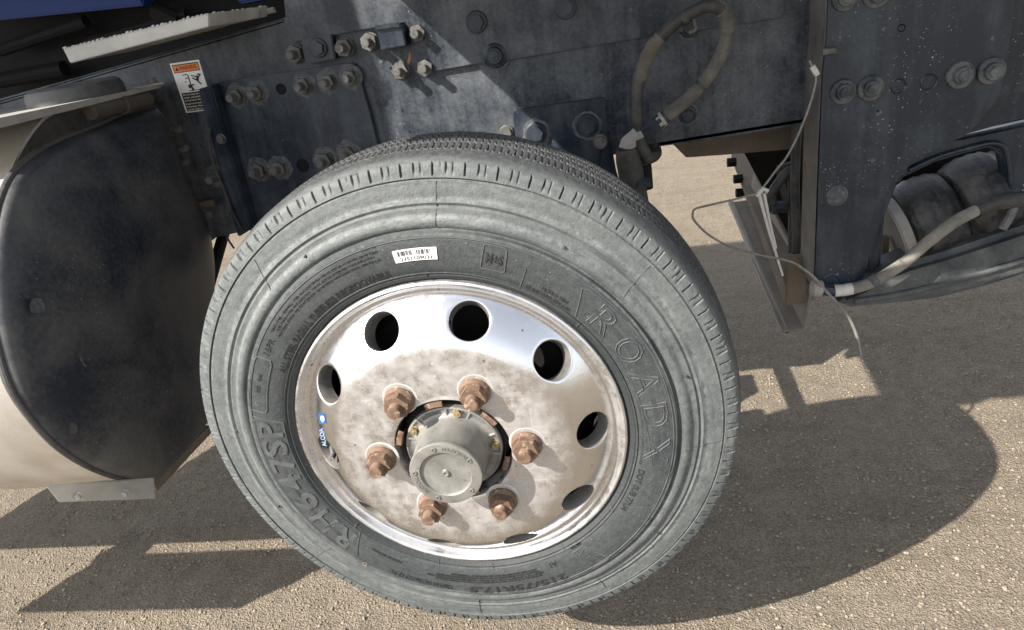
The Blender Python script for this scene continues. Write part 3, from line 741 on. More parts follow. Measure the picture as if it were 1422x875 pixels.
capb.lathe([(-.020, .0660), (-.0290, .0668), (-.0312, .0660), (-.0320, .0640), (-.0300, .0615), (-.0292, .0570), (-.0310, .0535), (-.0360, .0510), (-.0500, .0492), (-.0700, .0478), (-.0805, .0472), (-.0818, .0480), (-.0850, .0482), (-.0868, .0472), (-.0872, .0455), (-.0872, .0345),
            (-.0866, .0338), (-.0840, .0332), (-.0836, .0320), (-.0836, .0052), (-.0842, .0046), (-.0862, .0044), (-.0866, .0036), (-.0862, .0022), (-.0852, .0018), (-.0852, .0001)], 120, C0)
cap_ = obj('hub_cap', capb, M['hub_grey'], hub, origin=C0, smooth=38)
scr = None
for k in range(5):
    a = math.radians(101 - 72 * k); p = (.0405 * math.cos(a), -.0872, WZ + .0405 * math.sin(a))
    if k == 0:
        scr = obj('cap_screw', MB().lathe([(.001, .0034), (-.0008, .0034), (-.0014, .0028), (-.0014, .0018), (-.0004, .0016), (-.0004, .0001)], 18), M['edge_steel'], hub, origin=(0, 0, 0)); place(scr, p, hub)
    else: copy(scr, p, hub)
fb = None
for k in range(5):
    a = math.radians(74 - 72 * k); p = (.0590 * math.cos(a), -.0294, WZ + .0590 * math.sin(a))
    if k == 0:
        fb = obj('flange_bolt', nut_mb((0, 0, 0), .0066, .0016, .0046, .0050, .0022, .0075, thread=False), M['brass'], hub, bev=.0005, origin=(0, 0, 0)); place(fb, p, hub)
    else: copy(fb, p, hub, (0, .4 * k, 0))
# ribs standing on the flange beside the bolts
for k in range(5):
    a = math.radians(74 - 72 * k)
    for s in (-1, 1):
        a2 = a + s * math.radians(15); t_ = Vector((math.cos(a2), 0, math.sin(a2))); b = MB()
        b.tube([Vector(C0) + t_ * .0535 + Vector((0, -.0300, 0)), Vector(C0) + t_ * .0640 + Vector((0, -.0305, 0))], .0020, 8)
        obj('flange_rib', b, M['hub_grey'], hub)
for d, r_, hgt, wdt, sy in ((60, .0404, .0052, .036, -.0872), (196, .0404, .0052, .036, -.0872), (110, .0590, .0045, .030, -.0298)):
    b = wrap('NATIONAL', r_, d, hgt, wdt, .0008, offset=.015, surf=lambda q, sy=sy: sy)
    obj('raised_lettering', b, M['edge_steel'], hub, smooth=0)

# ---------- frame rails and plates
RY = .620
def frame_bits():
    rail_px = [(-120, 176), (0, 137), (114, 105.7), (394, 25), (460, -30), (1150, -30), (1150, 167), (1022, 188.6), (914, 204), (760, 232), (500, 285), (300, 330), (150, 366), (-120, 420)]
    return plate('frame_rail', rail_px, RY, .009, M['frame'], truck)
rail = frame_bits()
# rail flange: the lower lip that turns in
p0, p1 = at(860, 212, RY), at(1128, 168.5, RY)
obj('rail_flange', MB().hexa([p0, p1, p1 + Vector((0, 0, .008)), p0 + Vector((0, 0, .008))], [p + Vector((0, .085, 0)) for p in (p0, p1, p1 + Vector((0, 0, .008)), p0 + Vector((0, 0, .008)))]), M['brown_steel'], rail, bev=.001)
# top flange of the tapering front part
q0, q1 = at(-100, 169, RY), at(394, 25.5, RY)
obj('rail_flange', MB().hexa([q0 + Vector((0, -.002, 0)), q1 + Vector((0, -.002, 0)), q1 + Vector((0, -.002, -.007)), q0 + Vector((0, -.002, -.007))],
    [p + Vector((0, .09, 0)) for p in (q0, q1, q1 + Vector((0, 0, -.007)), q0 + Vector((0, 0, -.007)))]), M['frame'], rail, bev=.002)
doubler = plate('doubler_plate', [(391, -30), (396, 20), (405.7, 58.6), (470, 47.5), (562.9, 31.4), (568, 40), (572, 66), (604, 99), (640, 93), (668, 87.5), (705.7, 83.5), (905.7, 50), (1020, 34.5), (1085, 24), (1089, 19), (1087, -30)], RY - .011, .0105, M['frame'], truck)
lplate = plate('spring_hanger_plate', [(288, 122), (296, 116), (380, 102.5), (486, 87.5), (493, 90), (499, 104), (512, 150), (524, 197), (540, 260), (560, 330), (400, 360), (350, 330)], RY - .011, .0105, M['plate'], truck)
mplate = plate('axle_bracket_plate', [(712, 157), (716, 152.5), (836, 136), (840, 137.5), (846, 230), (848, 262), (790, 270), (724, 270)], RY - .013, .0125, M['plate'], truck)
plate('bracket_leg', [(838, 190), (846, 186), (856, 240), (872, 290), (850, 300), (830, 260)], RY - .035, .030, M['plate'], truck)
# small square tabs welded on
def tab(px, Y, th, name='square_tab', mt='plate'): return plate(name, px, Y, th, M[mt], truck, bev=.002)
tab([(418, 55), (460, 48), (466, 82), (424, 90)], RY - .022, .022)
tab([(523, 42), (558, 37), (564, 63.5), (529, 70)], RY - .040, .040, mt='plate')
tab([(518, 36), (553, 31), (557, 38), (522, 43)], RY - .046, .010, mt='plate')
# horizontal weld seam and rust streak on the patch
obj('rust_streak', MB().prism([(at(567, 72, RY - .0115).x, at(567, 72, RY).z), (at(571, 78, RY).x, at(571, 78, RY).z), (at(568, 92, RY).x, at(568, 92, RY).z), (at(565, 88, RY).x, at(565, 88, RY).z)], RY - .0008, RY - .0002), dirty('rust_run', (.30, .12, .045), (.36, .2, .1), .3, .7, 60, .8), rail)

# nuts with long studs, bolt heads, huck collars
ns = nut_mb((0, 0, 0), .0185, .0050, .0145, .0120, .0085, .0380); nh = nut_mb((0, 0, 0), .0190, .0045, .0140, .0110, .0085, .0150)
hd = MB(); hd.lathe([(0, .021), (-.004, .021), (-.0055, .019), (-.0055, .0001)], 28); hd.prism([(.0155 * math.cos(i * math.pi / 3), .0155 * math.sin(i * math.pi / 3)) for i in range(6)], -.005, -.013)
ck = MB(); ck.lathe([(0, .0225), (-.006, .0215), (-.0075, .019), (-.0085, .0150), (-.016, .0140), (-.017, .0125), (-.017, .0095), (-.020, .0090), (-.0205, .0001)], 28)
PROTO = {}
def fit_nut(kind, px, Y, parent, mt='nut_grey', s=1.0, halo=True):
    nm = {'stud': 'stud_nut', 'nut': 'flange_nut', 'head': 'bolt_head', 'collar': 'collar_bolt'}[kind]
    p = at(px[0], px[1], Y - .008); p.y = Y
    key = (kind, mt)
    rot = (0, random.uniform(0, 6), 0)
    if key not in PROTO:
        b = {'stud': ns, 'nut': nh, 'head': hd, 'collar': ck}[kind]
        cp = MB(); cp.v = list(b.v); cp.f = list(b.f)
        o = obj(nm, cp, M[mt], parent, bev=.0008, origin=(0, 0, 0), smooth=32); PROTO[key] = o; place(o, p, parent); o.rotation_euler = rot
    else: o = copy(PROTO[key], p, parent, rot)
    o.scale = (s * random.uniform(.96, 1.04),) * 3
    if halo:
        b = MB(); n = 26; ring = []
        for rr in (.0, .0215, .0265):
            ring += [(rr * s * (1 + random.uniform(-.10, .10)) * math.cos(k * 2 * math.pi / n), (-.0006 if rr < .025 else 0), rr * s * (1 + random.uniform(-.10, .12)) * math.sin(k * 2 * math.pi / n)) for k in range(n)]
        b.add([(p.x + q[0], p.y + q[1], p.z + q[2]) for q in ring], [(i * n + k, i * n + (k + 1) % n, (i + 1) * n + (k + 1) % n, (i + 1) * n + k) for i in range(2) for k in range(n)])
        obj('dust_ring', b, M['halo'], parent)
    return o
for px in ((410, 75), (478, 66)): fit_nut('stud', px, RY - .001, rail, halo=False)
for px in ((513, 58), (580, 46), (556, 98), (591, 94)): fit_nut('stud', px, RY - .001, rail, halo=False)
fit_nut('head', (440, 67), RY - .022, rail, halo=False, mt='plate', s=.9)
for px in ((327, 134), (355, 129), (420, 119), (454, 114), (485, 108)): fit_nut('stud', px, RY - .011, lplate, s=.92)
for px in ((358, 237), (387, 234), (450, 223), (482, 214), (300, 246)): fit_nut('stud', px, RY - .011, lplate)
for px in ((661, 31), (785, 11)): fit_nut('head', px, RY - .011, doubler, mt='plate', halo=False)
fit_nut('collar', (687, 77), RY - .004, rail, mt='plate', s=1.05)
fit_nut('head', (703, 185), RY - .002, rail, s=.72, halo=False)
for px in ((744, 186), (815, 175)): fit_nut('head', px, RY - .013, mplate, mt='plate', s=1.05)
fit_nut('nut', (834, 198), RY - .037, mplate, s=.8, halo=False)
# raised rings of plugged holes
for px, s in (((390, 124), .010), ((420, 230), .013)):
    p = at(px[0], px[1], RY - .012); b = MB().lathe([(0, s * .75), (-.0016, s * .8), (-.0016, s), (0, s * 1.1)], 24, (p.x, RY - .0112, p.z)); b.lathe([(-.0002, .0001), (-.0002, s * .76)], 24, (p.x, RY - .0112, p.z)); obj('plugged_hole', b, M['shade_steel'], lplate)

# angle bar standing in front of the rail at left, with its wiring
a0 = [at(274, 124, .575), at(293, 119, .575), at(350, 318, .575), at(330, 330, .575)]
bar = obj('angle_bar', MB().hexa(a0, [p + Vector((0, .045, 0)) for p in a0]), M['plate'], truck, bev=.003)
pts = smooth_path([at(*q, .565) for q in ((292, 178), (291, 202), (300, 235), (314, 270), (322, 292), (335, 318))]); obj('wiring', MB().tube(pts, .0026, 8), M['rubber'], truck)
pts = smooth_path([at(*q, .56) for q in ((322, 290), (314, 312), (316, 330), (325, 345))]); obj('wiring', MB().tube(pts, .0022, 8), M['rubber'], truck)
fit_nut('nut', (305, 194), .573, bar, s=.55, halo=False)
for px in ((242, 182), (249, 208), (251, 227), (284, 300)):
    p = at(px[0], px[1], .56); obj('pipe_fitting', MB().tube([p + Vector((-.05, 0, -.006)), p], .011, 6).tube([p, p + Vector((.02, 0, .002))], .007, 10), M['nut_grey'], truck, bev=.001)
obj('tank_bracket', MB().box(tuple(at(268, 290, .60)), tuple(at(296, 278, .60) + Vector((0, .02, 0)))), M['brown_steel'], truck, bev=.001)
obj('cross_bar', MB().tube([at(255, 345, .72), at(320, 300, .72)], .022, 10), M['shade_steel'], truck)
obj('cross_bar', MB().tube([at(282, 425, .62), at(312, 320, .75)], .014, 10), M['shade_steel'], truck)

# warning label on the rail
LY = RY - .0012
TL, TR, BL = at(235.5, 88.6, LY), at(275.8, 82.8, LY), at(258.6, 157, LY)
eu, ev = (TR - TL), (BL - TL)
def lab(u, v_, lift=0.0): q = TL + eu * u + ev * v_; q.y = LY - lift; return q
label = obj('warning_label', MB().add([lab(0, 0), lab(1, 0), lab(1, 1), lab(0, 1)] + [lab(u, v_, -.001) for u, v_ in ((0, 0), (1, 0), (1, 1), (0, 1))], [(0, 1, 2, 3), (7, 6, 5, 4), (0, 4, 5, 1), (1, 5, 6, 2), (2, 6, 7, 3), (3, 7, 4, 0)]), M['white'], truck, smooth=0)
def lquad(mb_, u0, v0, u1, v1, lift): mb_.add([lab(u0, v0, lift), lab(u1, v0, lift), lab(u1, v1, lift), lab(u0, v1, lift)], [(0, 1, 2, 3)])
b = MB()
lquad(b, .05, .035, .95, .055, .0004); lquad(b, .05, .185, .95, .2, .0004); lquad(b, .05, .055, .075, .185, .0004); lquad(b, .925, .055, .95, .185, .0004)
lquad(b, .06, .60, .94, .975, .0004)
# pictogram: steps and a falling figure
for (u0, v0, u1, v1) in ((.30, .24, .48, .26), (.46, .26, .50, .45), (.36, .31, .47, .33), (.30, .38, .36, .395), (.38, .45, .60, .475), (.38, .475, .52, .52), (.46, .52, .54, .58), (.36, .565, .72, .58)): lquad(b, u0, v0, u1, v1, .0004)
def lline(p, q, w_):
    a_ = np.array(p); c_ = np.array(q); d_ = c_ - a_; d_ = d_ / np.linalg.norm(d_); n_ = np.array((-d_[1], d_[0] * .6)) * w_
    b.add([lab(*(a_ + n_), .0004), lab(*(c_ + n_), .0004), lab(*(c_ - n_), .0004), lab(*(a_ - n_), .0004)], [(0, 1, 2, 3)])
for p, q, w_ in (((.80, .30), (.74, .40), .045), ((.78, .32), (.58, .28), .02), ((.80, .33), (.92, .28), .02), ((.75, .39), (.60, .33), .025), ((.74, .40), (.84, .47), .025), ((.84, .26), (.84, .29), .05)): lline(p, q, w_)
v, f = glyphs('WARNING', .01); x0, x1 = v[:, 0].min(), v[:, 0].max()
b2 = MB(); lquad(b2, .075, .055, .925, .185, .0003); obj('orange_band', b2, M['orange'], label, smooth=0)
b.add([lab(.27 + .60 * (p[0] - x0) / (x1 - x0), .155 - .085 * p[1] / .72, .0006) for p in v], f)
b.add([lab(.12, .155, .0006), lab(.25, .155, .0006), lab(.185, .085, .0006)], [(0, 1, 2)])
obj('label_print', b, M['black'], label, smooth=0)
b = MB()
for k, s_ in enumerate(('Do not step on tank to', 'enter, use hand holds.', 'and proper steps.', 'Keep hand holds and', 'footsteps clean to', 'avoid slips or falls.')):
    v, f = glyphs(s_, .014); x0, x1 = v[:, 0].min(), v[:, 0].max(); wv = min(.80, .038 * len(s_))
    vv = .655 + .058 * k + (.012 if k > 2 else 0)
    b.add([lab(.10 + wv * (p[0] - x0) / (x1 - x0), vv - .034 * p[1] / .72, .0007) for p in v], f)
obj('label_text', b, M['white'], label, smooth=0)

# ---------- step bracket and blue body at top left
a_, b_, c_, d_ = at(87, 68, .45), at(290, 19, .45), at(290, 37, .45), at(97, 88, .45)
bk = Vector((0, .24, .004))
step = obj('step', MB().hexa([a_, b_, c_, d_], [p + bk for p in (a_, b_, c_, d_)]), M['alu_step'], truck, bev=.0015)
n = 34
for row in range(5):
    mbs = MB()
    for k in range(n):
        t0, t1 = k / n, (k + random.uniform(.55, 1.0)) / n
        base = a_ + (b_ - a_) * t0 + bk * (row * .24); e = a_ + (b_ - a_) * t1 + bk * (row * .24)
        hgt = .0010 + .0032 * random.random() ** 2
        mbs.hexa([base, e, e + Vector((-.001, 0, hgt)), base + Vector((.001, 0, hgt * .8))], [p + Vector((0, .004, 0)) for p in (base, e, e + Vector((-.001, 0, hgt)), base + Vector((.001, 0, hgt * .8)))])
    tr = obj('tread_teeth', mbs, M['alu_step'], step, smooth=0); tr['kind'] = 'stuff'
obj('step_bolt', MB().tube([at(372, 16, .66), at(381, 14, .66)], .006, 6), M['ledge'], step)
obj('body_sill', MB().hexa([at(-60, 34, .75), at(200, 8, .75), at(200, 8, .75) + Vector((0, 0, .2)), at(-60, 34, .75) + Vector((0, 0, .2))], [p + Vector((0, .05, 0)) for p in (at(-60, 34, .75), at(200, 8, .75), at(200, 8, .75) + Vector((0, 0, .2)), at(-60, 34, .75) + Vector((0, 0, .2)))]), M['blue'], truck, bev=.004)
obj('body_corner', MB().box(tuple(at(331, 6, .70)), tuple(at(371, 4, .70) + Vector((0, .05, .2)))), M['blue'], truck, bev=.004)
# underside clutter hidden in the shade behind the step
obj('dark_back_sheet', MB().box((-2.4, .86, .2 + WZ), (-.1, .90, 1.0 + WZ)), M['shade_steel'], truck)  # upright dark sheet added so the gap behind the step stays black
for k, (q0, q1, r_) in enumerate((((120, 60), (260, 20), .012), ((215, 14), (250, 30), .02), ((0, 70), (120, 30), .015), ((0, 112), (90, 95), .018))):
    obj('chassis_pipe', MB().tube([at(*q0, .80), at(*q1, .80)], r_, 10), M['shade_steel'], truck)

# ---------- fuel tank at left
XE = -.615
out_px = [(217, 148.6), (175, 160), (137, 177), (86, 197), (48.6, 220), (23, 246), (8, 280), (0, 318), (-6, 370), (-4, 425), (6, 480), (28.6, 546), (71, 603), (114, 637), (160, 658), (200, 666), (223, 663), (286, 588.6)]
OUT = [(atx(x, y, XE).y, atx(x, y, XE).z) for x, y in out_px] + [(.375, WZ - .085), (.435, WZ + .01)]
OUT += [(atx(x, y, XE).y, atx(x, y, XE).z) for x, y in ((296, 398), (296, 364), (288, 316), (271, 273), (252, 230), (228, 165))]
P3 = smooth_path([Vector((0, y, z)) for y, z in OUT + [OUT[0]]], 4)[:-1]
cy, cz = .24, WZ + .15
def ring_at(f_, x_): return [(x_, cy + (p.y - cy) * f_, cz + (p.z - cz) * f_) for p in P3]
mbs = MB(); n = len(P3)
levels = [(.90, XE - .028), (.985, XE - .026), (1.0, XE - .020), (1.004, XE - .010), (.998, XE + .001), (.985, XE + .006), (.96, XE + .010), (.88, XE + .016), (.70, XE + .024), (.45, XE + .030), (.2, XE + .032), (.001, XE + .033)]
vs = [q for f_, x_ in levels for q in ring_at(f_, x_)]
mbs.add(vs, [(i * n + k, i * n + (k + 1) % n, (i + 1) * n + (k + 1) % n, (i + 1) * n + k) for i in range(len(levels) - 1) for k in range(n)])
tank = obj('fuel_tank', mbs, M['end_cover'], truck, smooth=40)
obj('cover_rim', MB().tube([Vector((XE - .010, cy + (p.y - cy) * 1.004, cz + (p.z - cz) * 1.004)) for p in P3 + [P3[0], P3[1]]], .0055, 10), M['cap_black'], tank)
b = MB(); p = atx(95, 548, XE + .016); b.add([p + Vector((.0012, y_, z_)) for y_, z_ in ((-.004, .006), (.002, .005), (.005, -.004), (.008, -.007), (.003, -.008), (-.002, -.001))], [(0, 1, 2, 3, 4, 5)]); obj('red_scrape', b, dirty('red_leaf', (.42, .08, .04), (.5, .18, .1), .3, .7, 60, .7), tank, smooth=0)
for px, s in (((118, 500), .013), ((207, 525), .012), ((50, 425), .014), ((100, 595), .009)):
    p = atx(px[0], px[1], XE + .024); nn = 16; b = MB()
    rg = [(p.x + .0015, p.y + s * random.uniform(.7, 1.1) * math.cos(k * 6.283 / nn), p.z + s * random.uniform(.7, 1.1) * math.sin(k * 6.283 / nn)) for k in range(nn)]
    b.add(rg, [tuple(range(nn))]); obj('dried_splash', b, M['halo'], tank, smooth=0)
# polished shell: follows the front curve, flat on top
XS = XE - .024
SH = [(.60, WZ + .484), (.45, WZ + .486), (.32, WZ + .484), (.275, WZ + .479), (.240, WZ + .469), (.190, WZ + .443), (.143, WZ + .408), (.095, WZ + .362), (.052, WZ + .305), (.016, WZ + .245), (-.006, WZ + .19), (-.012, WZ + .14), (-.004, WZ + .07), (.018, WZ), (.055, WZ - .07), (.110, WZ - .130), (.165, WZ - .165), (.22, WZ - .178), (.30, WZ - .172), (.36, WZ - .13)]
S3 = smooth_path([Vector((0, y, z)) for y, z in SH], 5); n = len(S3); mbs = MB(); vs = []
nrm = []
for i in range(n):
    t_ = (S3[min(i + 1, n - 1)] - S3[max(i - 1, 0)]).normalized(); nrm.append(Vector((0, -t_.z, t_.y)))
for x_ in (XS, -1.98):
    for th in (0, .004): vs += [(x_, p.y - q.y * th, p.z - q.z * th) for p, q in zip(S3, nrm)]
fs = []
for i in range(n - 1):
    fs += [(i, i + 1, 2 * n + i + 1, 2 * n + i), (n + i, 3 * n + i, 3 * n + i + 1, n + i + 1), (i, n + i, n + i + 1, i + 1)]
mbs.add(vs, fs); shell = obj('tank_shell', mbs, M['shell'], truck, smooth=40)
# thin top plate reaching the rail
tp = [(at(-40, 178, .20)), ]
a0 = atx(222, 117, -.60); a1 = atx(0, 166, -.60); a2 = atx(0, 178, -.60); a3 = atx(222, 121, -.60)
top = obj('tank_top_plate', MB().hexa([Vector((-.597, a1.y - .04, a1.z + .003)), Vector((-.597, a0.y, a0.z)), Vector((-.597, a3.y, a3.z - .001)), Vector((-.597, a2.y - .04, a2.z))], [Vector((-.86, a1.y - .04, a1.z + .001)), Vector((-.66, a0.y, a0.z - .001)), Vector((-.66, a3.y, a3.z - .003)), Vector((-.86, a2.y - .04, a2.z - .003))]), M['ledge'], truck, bev=.0008)
p = atx(215, 116, -.61); obj('plate_bolt', MB().lathe([(.0, .009), (.003, .009), (.003, .0065), (.010, .006), (.011, .0001)], 6, tuple(p), 'z'), M['nut_grey'], top)
obj('top_pipe', MB().tube([atx(125, 156, -.605), atx(205, 137, -.605)], .013, 14).tube([atx(168, 146, -.605), atx(173, 145, -.605)], .0165, 14), M['pipe'], truck)
p = atx(112, 150, -.70); c = (p.x + .012, p.y - .012, p.z + .005)
obj('filler_cap', MB().lathe([(-.006, .0785), (.006, .081), (.025, .0805), (.034, .0765), (.038, .068), (.0385, .0001)], 72, c, 'z'), M['cap_black'], truck)
mb_ = MB()
for k in range(28):
    a = k * 2 * math.pi / 28; mb_.box((c[0] + .0745 * math.cos(a) - .003, c[1] + .0745 * math.sin(a) - .003, c[2] + .003), (c[0] + .0745 * math.cos(a) + .003, c[1] + .0745 * math.sin(a) + .003, c[2] + .023))
# bracket under the tank
u0, u1, u2, u3 = atx(62, 674, -.660), atx(213, 664, -.600), atx(215, 693, -.60), atx(82, 698, -.655)
hang = obj('tank_hanger', MB().hexa([u0, u1, u2, u3], [p + Vector((-.002, .004, -.001)) for p in (u0, u1, u2, u3)]), M['shell'], truck, bev=.0012)
for px, X_ in (((110, 688), -.640), ((175, 684), -.616)):
    p = atx(px[0], px[1], X_); b = nut_mb((0, 0, 0), .0065, .0015, .0045, .005, .002, .007, thread=False); b.v = [(q[0] + p.x, q[1] + p.y + .001, q[2] + p.z) for q in b.v]; obj('hanger_bolt', b, M['alu_step'], hang, bev=.0004)
e0, e1 = atx(213, 668, XE - .004), atx(292, 590, XE - .004); f0, f1 = atx(219, 682, XE - .014), atx(297, 598, XE - .014)
obj('tank_skirt', MB().hexa([e0, e1, f1, f0], [p + Vector((-.09, 0, 0)) for p in (e0, e1, f1, f0)]), M['brown_steel'], truck, bev=.001)

# ---------- loop hose, elbow and valve block at the middle
HY = .52
def hose(pxs, Y, r_, mt, name='air_hose', parent=None, n=8, dy=None):
    pts = [at(q[0], q[1], Y + (dy[i] if dy else 0)) for i, q in enumerate(pxs)]
    return obj(name, MB().tube(smooth_path(pts, n), r_, 14), M[mt], parent or truck)
loop = [(895, 226), (888, 200), (885, 165), (884, 128), (893, 95), (907, 64), (937, 32), (971, 11), (992, 8), (1006, 20), (1010, 42), (1003, 72), (984, 106), (958, 134), (929, 158), (905, 178)]
dyl = [.02, .01, 0, 0, 0, 0, 0, 0, .0, .01, .01, .01, 0, 0, 0, 0]
hs = hose(loop, HY, .0115, 'rubber', dy=dyl)
for seg in ((4, 5), (9, 12)):
    pts = smooth_path([at(loop[i][0], loop[i][1], HY + dyl[i]) for i in range(seg[0] - 1, seg[1] + 2)], 8)
    k0, k1 = (4, 4 + 8 * (seg[1] - seg[0]) + 8); q = pts[k0:k1]
    obj('hose_wrap', MB().tube(q, [.0124 + .0008 * math.sin(i * 1.7) for i in range(len(q))], 14), M['wrap' if seg[0] == 4 else 'greywrap'], hs)
pts = smooth_path([at(loop[i][0], loop[i][1], HY + dyl[i]) for i in (12, 13, 14, 15)], 8); obj('hose_wrap', MB().tube(pts[4:18], .0128, 14), M['greywrap'], hs)
pts = smooth_path([at(loop[i][0], loop[i][1], HY + dyl[i]) for i in (6, 7)], 4); obj('hose_clip', MB().tube(pts[1:3], .0140, 14), M['rubber'], hs)
p0, p1 = at(919, 166, HY), at(893, 186, HY); obj('hose_nut', MB().tube([p0, p1], .0155, 6), M['plate'], truck, bev=.0012)
p2 = at(908, 174, HY); obj('hose_collar', MB().tube([at(922, 164, HY), at(914, 170, HY)], .0140, 16), M['ledge'], hs)
p3 = at(872, 197, HY); obj('elbow_fitting', MB().tube([p1, at(880, 193, HY)], .014, 6).tube([at(887, 186, HY + .0), at(872, 199, HY), at(871, 205, HY)], .0165, 6), M['ledge'], truck, bev=.0015)
obj('elbow_hose', MB().tube(smooth_path([at(888, 192, HY - .005), at(893, 206, HY - .005), at(900, 219, HY), at(910, 214, HY + .015), at(909, 205, HY + .03)], 8), .0115, 14), M['rubber'], truck)
vb = obj('valve_body', MB().tube([at(871, 206, HY), at(873, 222, HY), at(880, 262, HY + .01), at(889, 300, HY + .02)], [.0215, .024, .0235, .022], 20), M['rubber'], truck)
obj('valve_lug', MB().tube([at(884, 256, HY - .01), at(903, 253, HY - .005)], .0105, 6), M['plate'], truck, bev=.001)
obj('valve_guard', MB().tube([at(893, 212, HY + .03), at(897, 262, HY + .03)], .014, 8), M['shade_steel'], truck)
hose([(1006, 20), (1000, 0), (960, -30)], HY + .03, .004, 'rubber', 'wiring')
hose([(963, 26), (966, 40), (957, 46)], HY, .0030, 'greywrap', 'wiring')
fit_nut('collar', (955, 160), RY - .001, rail, mt='plate', s=.8); fit_nut('collar', (958, 38), RY - .001, rail, mt='plate', s=.85)
# inner cross member seen dark below the rail
c0 = [at(930, 196, .76), at(953, 219, .76), at(1014, 214.5, .76), at(1150, 203, .76), at(1150, 150, .76), at(930, 180, .76)]
obj('inner_rail', MB().prism([(p.x, p.z) for p in c0], .76, .78), M['brown_steel'], truck, bev=.001)

# ---------- hanger bracket plate at right
HP = .520
hp_px = [(1150, -30), (1146, 60), (1141, 100), (1136, 220), (1130, 400), (1168, 402), (1199, 388), (1215, 335), (1231, 280), (1240, 258), (1250, 245), (1264, 230), (1284, 216), (1308, 203), (1322, 197), (1339, 190), (1355, 176), (1378, 148), (1392, 128), (1399, 112), (1401, 70), (1408, 20), (1413, -30)]
hanger = plate('hanger_plate', hp_px, HP, .010, M['hanger'], truck, bev=.002)
# its returned left side
lp = [at(1150, -30, HP), at(1146, 60, HP), at(1141, 100, HP), at(1136, 220, HP), at(1130, 400, HP)]
mbs = MB()
vs = [(p.x - .001, HP + .002, p.z) for p in lp] + [(p.x - .001, RY - .001, p.z) for p in lp] + [(p.x + .008, HP + .002, p.z) for p in lp] + [(p.x + .008, RY - .001, p.z) for p in lp]
k = len(lp); fs = []
for i in range(k - 1): fs += [(i, i + 1, k + i + 1, k + i), (2 * k + i, 3 * k + i, 3 * k + i + 1, 2 * k + i + 1), (i, 2 * k + i, 2 * k + i + 1, i + 1), (k + i, k + i + 1, 3 * k + i + 1, 3 * k + i)]
fs += [(0, k, 3 * k, 2 * k), (k - 1, 3 * k - 1, 4 * k - 1, 2 * k - 1)]
mbs.add(vs, fs); obj('hanger_side', mbs, M['edge_steel'], hanger, bev=.0006)
for px in ((1172, 128), (1210.5, 123), (1336, 105), (1379, 99)): fit_nut('collar', px, HP, hanger, s=.98, mt='collar', halo=False)
for px in ((1176, -4), (1219, -8)): fit_nut('collar', px, HP, hanger, s=.98, mt='collar', halo=False)
for px, s in (((1248, 120), .013), ((1290, 114), .014), ((1162, 272), .019), ((1154, 391), .017), ((1252, 39), .006)):
    p = at(px[0], px[1], HP); b = MB().lathe([(.001, s * .72), (-.0012, s * .78), (-.0020, s * .9), (-.0012, s), (.001, s * 1.05)], 26, (p.x, HP, p.z))
    b.lathe([(-.0004, .0001), (-.0004, s * .74)], 26, (p.x, HP, p.z)); obj('worn_hole', b, M['hanger'] if px[0] != 1162 else M['halo'], hanger)
p = at(1152, 71, HP - .004); obj('side_stud', MB().tube([p + Vector((-.012, 0, 0)), p + Vector((.010, 0, 0))], .006, 8), M['nut_grey'], hanger)

for k in range(34):
    px = (random.uniform(1160, 1380), random.uniform(20, 370)) if k % 2 else (random.uniform(420, 1100), random.uniform(10, 200))
    Yq = HP if k % 2 else RY - .0115; par = hanger if k % 2 else doubler
    if k % 2 and px[0] > 1225 and px[1] > 190: continue
    if not k % 2 and (px[1] > 150 - .16 * (px[0] - 600) or px[1] > 78 - .16 * (px[0] - 720)): continue
    p = at(px[0], px[1], Yq); s_ = random.uniform(.0015, .0045); nn = 11; b = MB()
    b.add([(p.x + s_ * random.uniform(.5, 1.5) * math.cos(q * 6.283 / nn), Yq - .0005, p.z + s_ * random.uniform(.5, 1.6) * math.sin(q * 6.283 / nn)) for q in range(nn)], [tuple(range(nn))])
    obj('dried_splash', b, M['halo'], par, smooth=0)

# upper sheet and air-spring guard behind the hanger plate
AY = .585
def band(outer, inner, Y, th, name, mt):     # sheet with an opening: outer and inner outlines, same count
    n = len(outer); a = [at(x, y, Y) for x, y in outer]; b = [at(x, y, Y) for x, y in inner]; mbs = MB()
    vs = a + b + [p + Vector((0, th, 0)) for p in a] + [p + Vector((0, th, 0)) for p in b]; fs = []
    for i in range(n):
        j = (i + 1) % n
        fs += [(i, j, n + j, n + i), (2 * n + i, 3 * n + i, 3 * n + j, 2 * n + j), (n + i, n + j, 3 * n + j, 3 * n + i), (i, 2 * n + i, 2 * n + j, j)]
    mbs.add(vs, fs); return obj(name, mbs, mt, truck, bev=.007, seg=3)
inner = [(1222, 390), (1230, 300), (1250, 250), (1300, 226), (1340, 214), (1374, 206), (1388, 210), (1393, 230), (1396, 262), (1404, 300), (1396, 330), (1310, 352)]
outer = [(1200, 424), (1205, 300), (1230, 215), (1290, 195), (1338, 189), (1400, 176), (1470, 160), (1475, 230), (1480, 262), (1478, 330), (1470, 366), (1330, 400)]
guard = band(outer, inner, AY, .028, 'air_spring_guard', M['hanger'])
plate('upper_sheet', [(1330, 190), (1350, 120), (1480, 90), (1480, 150), (1400, 170)], AY - .003, .010, M['hanger'], truck)
plate('upper_sheet', [(1370, -40), (1480, -40), (1480, 112), (1378, 138)], AY - .012, .010, M['hanger'], truck)
lipp = smooth_path([at(x, y, AY - .003) for x, y in ((1262, 236), (1302, 218), (1340, 207), (1374, 199), (1392, 203), (1400, 222), (1404, 262))], 6)
obj('guard_lip', MB().tube(lipp, .0050, 10), M['hanger'], guard)
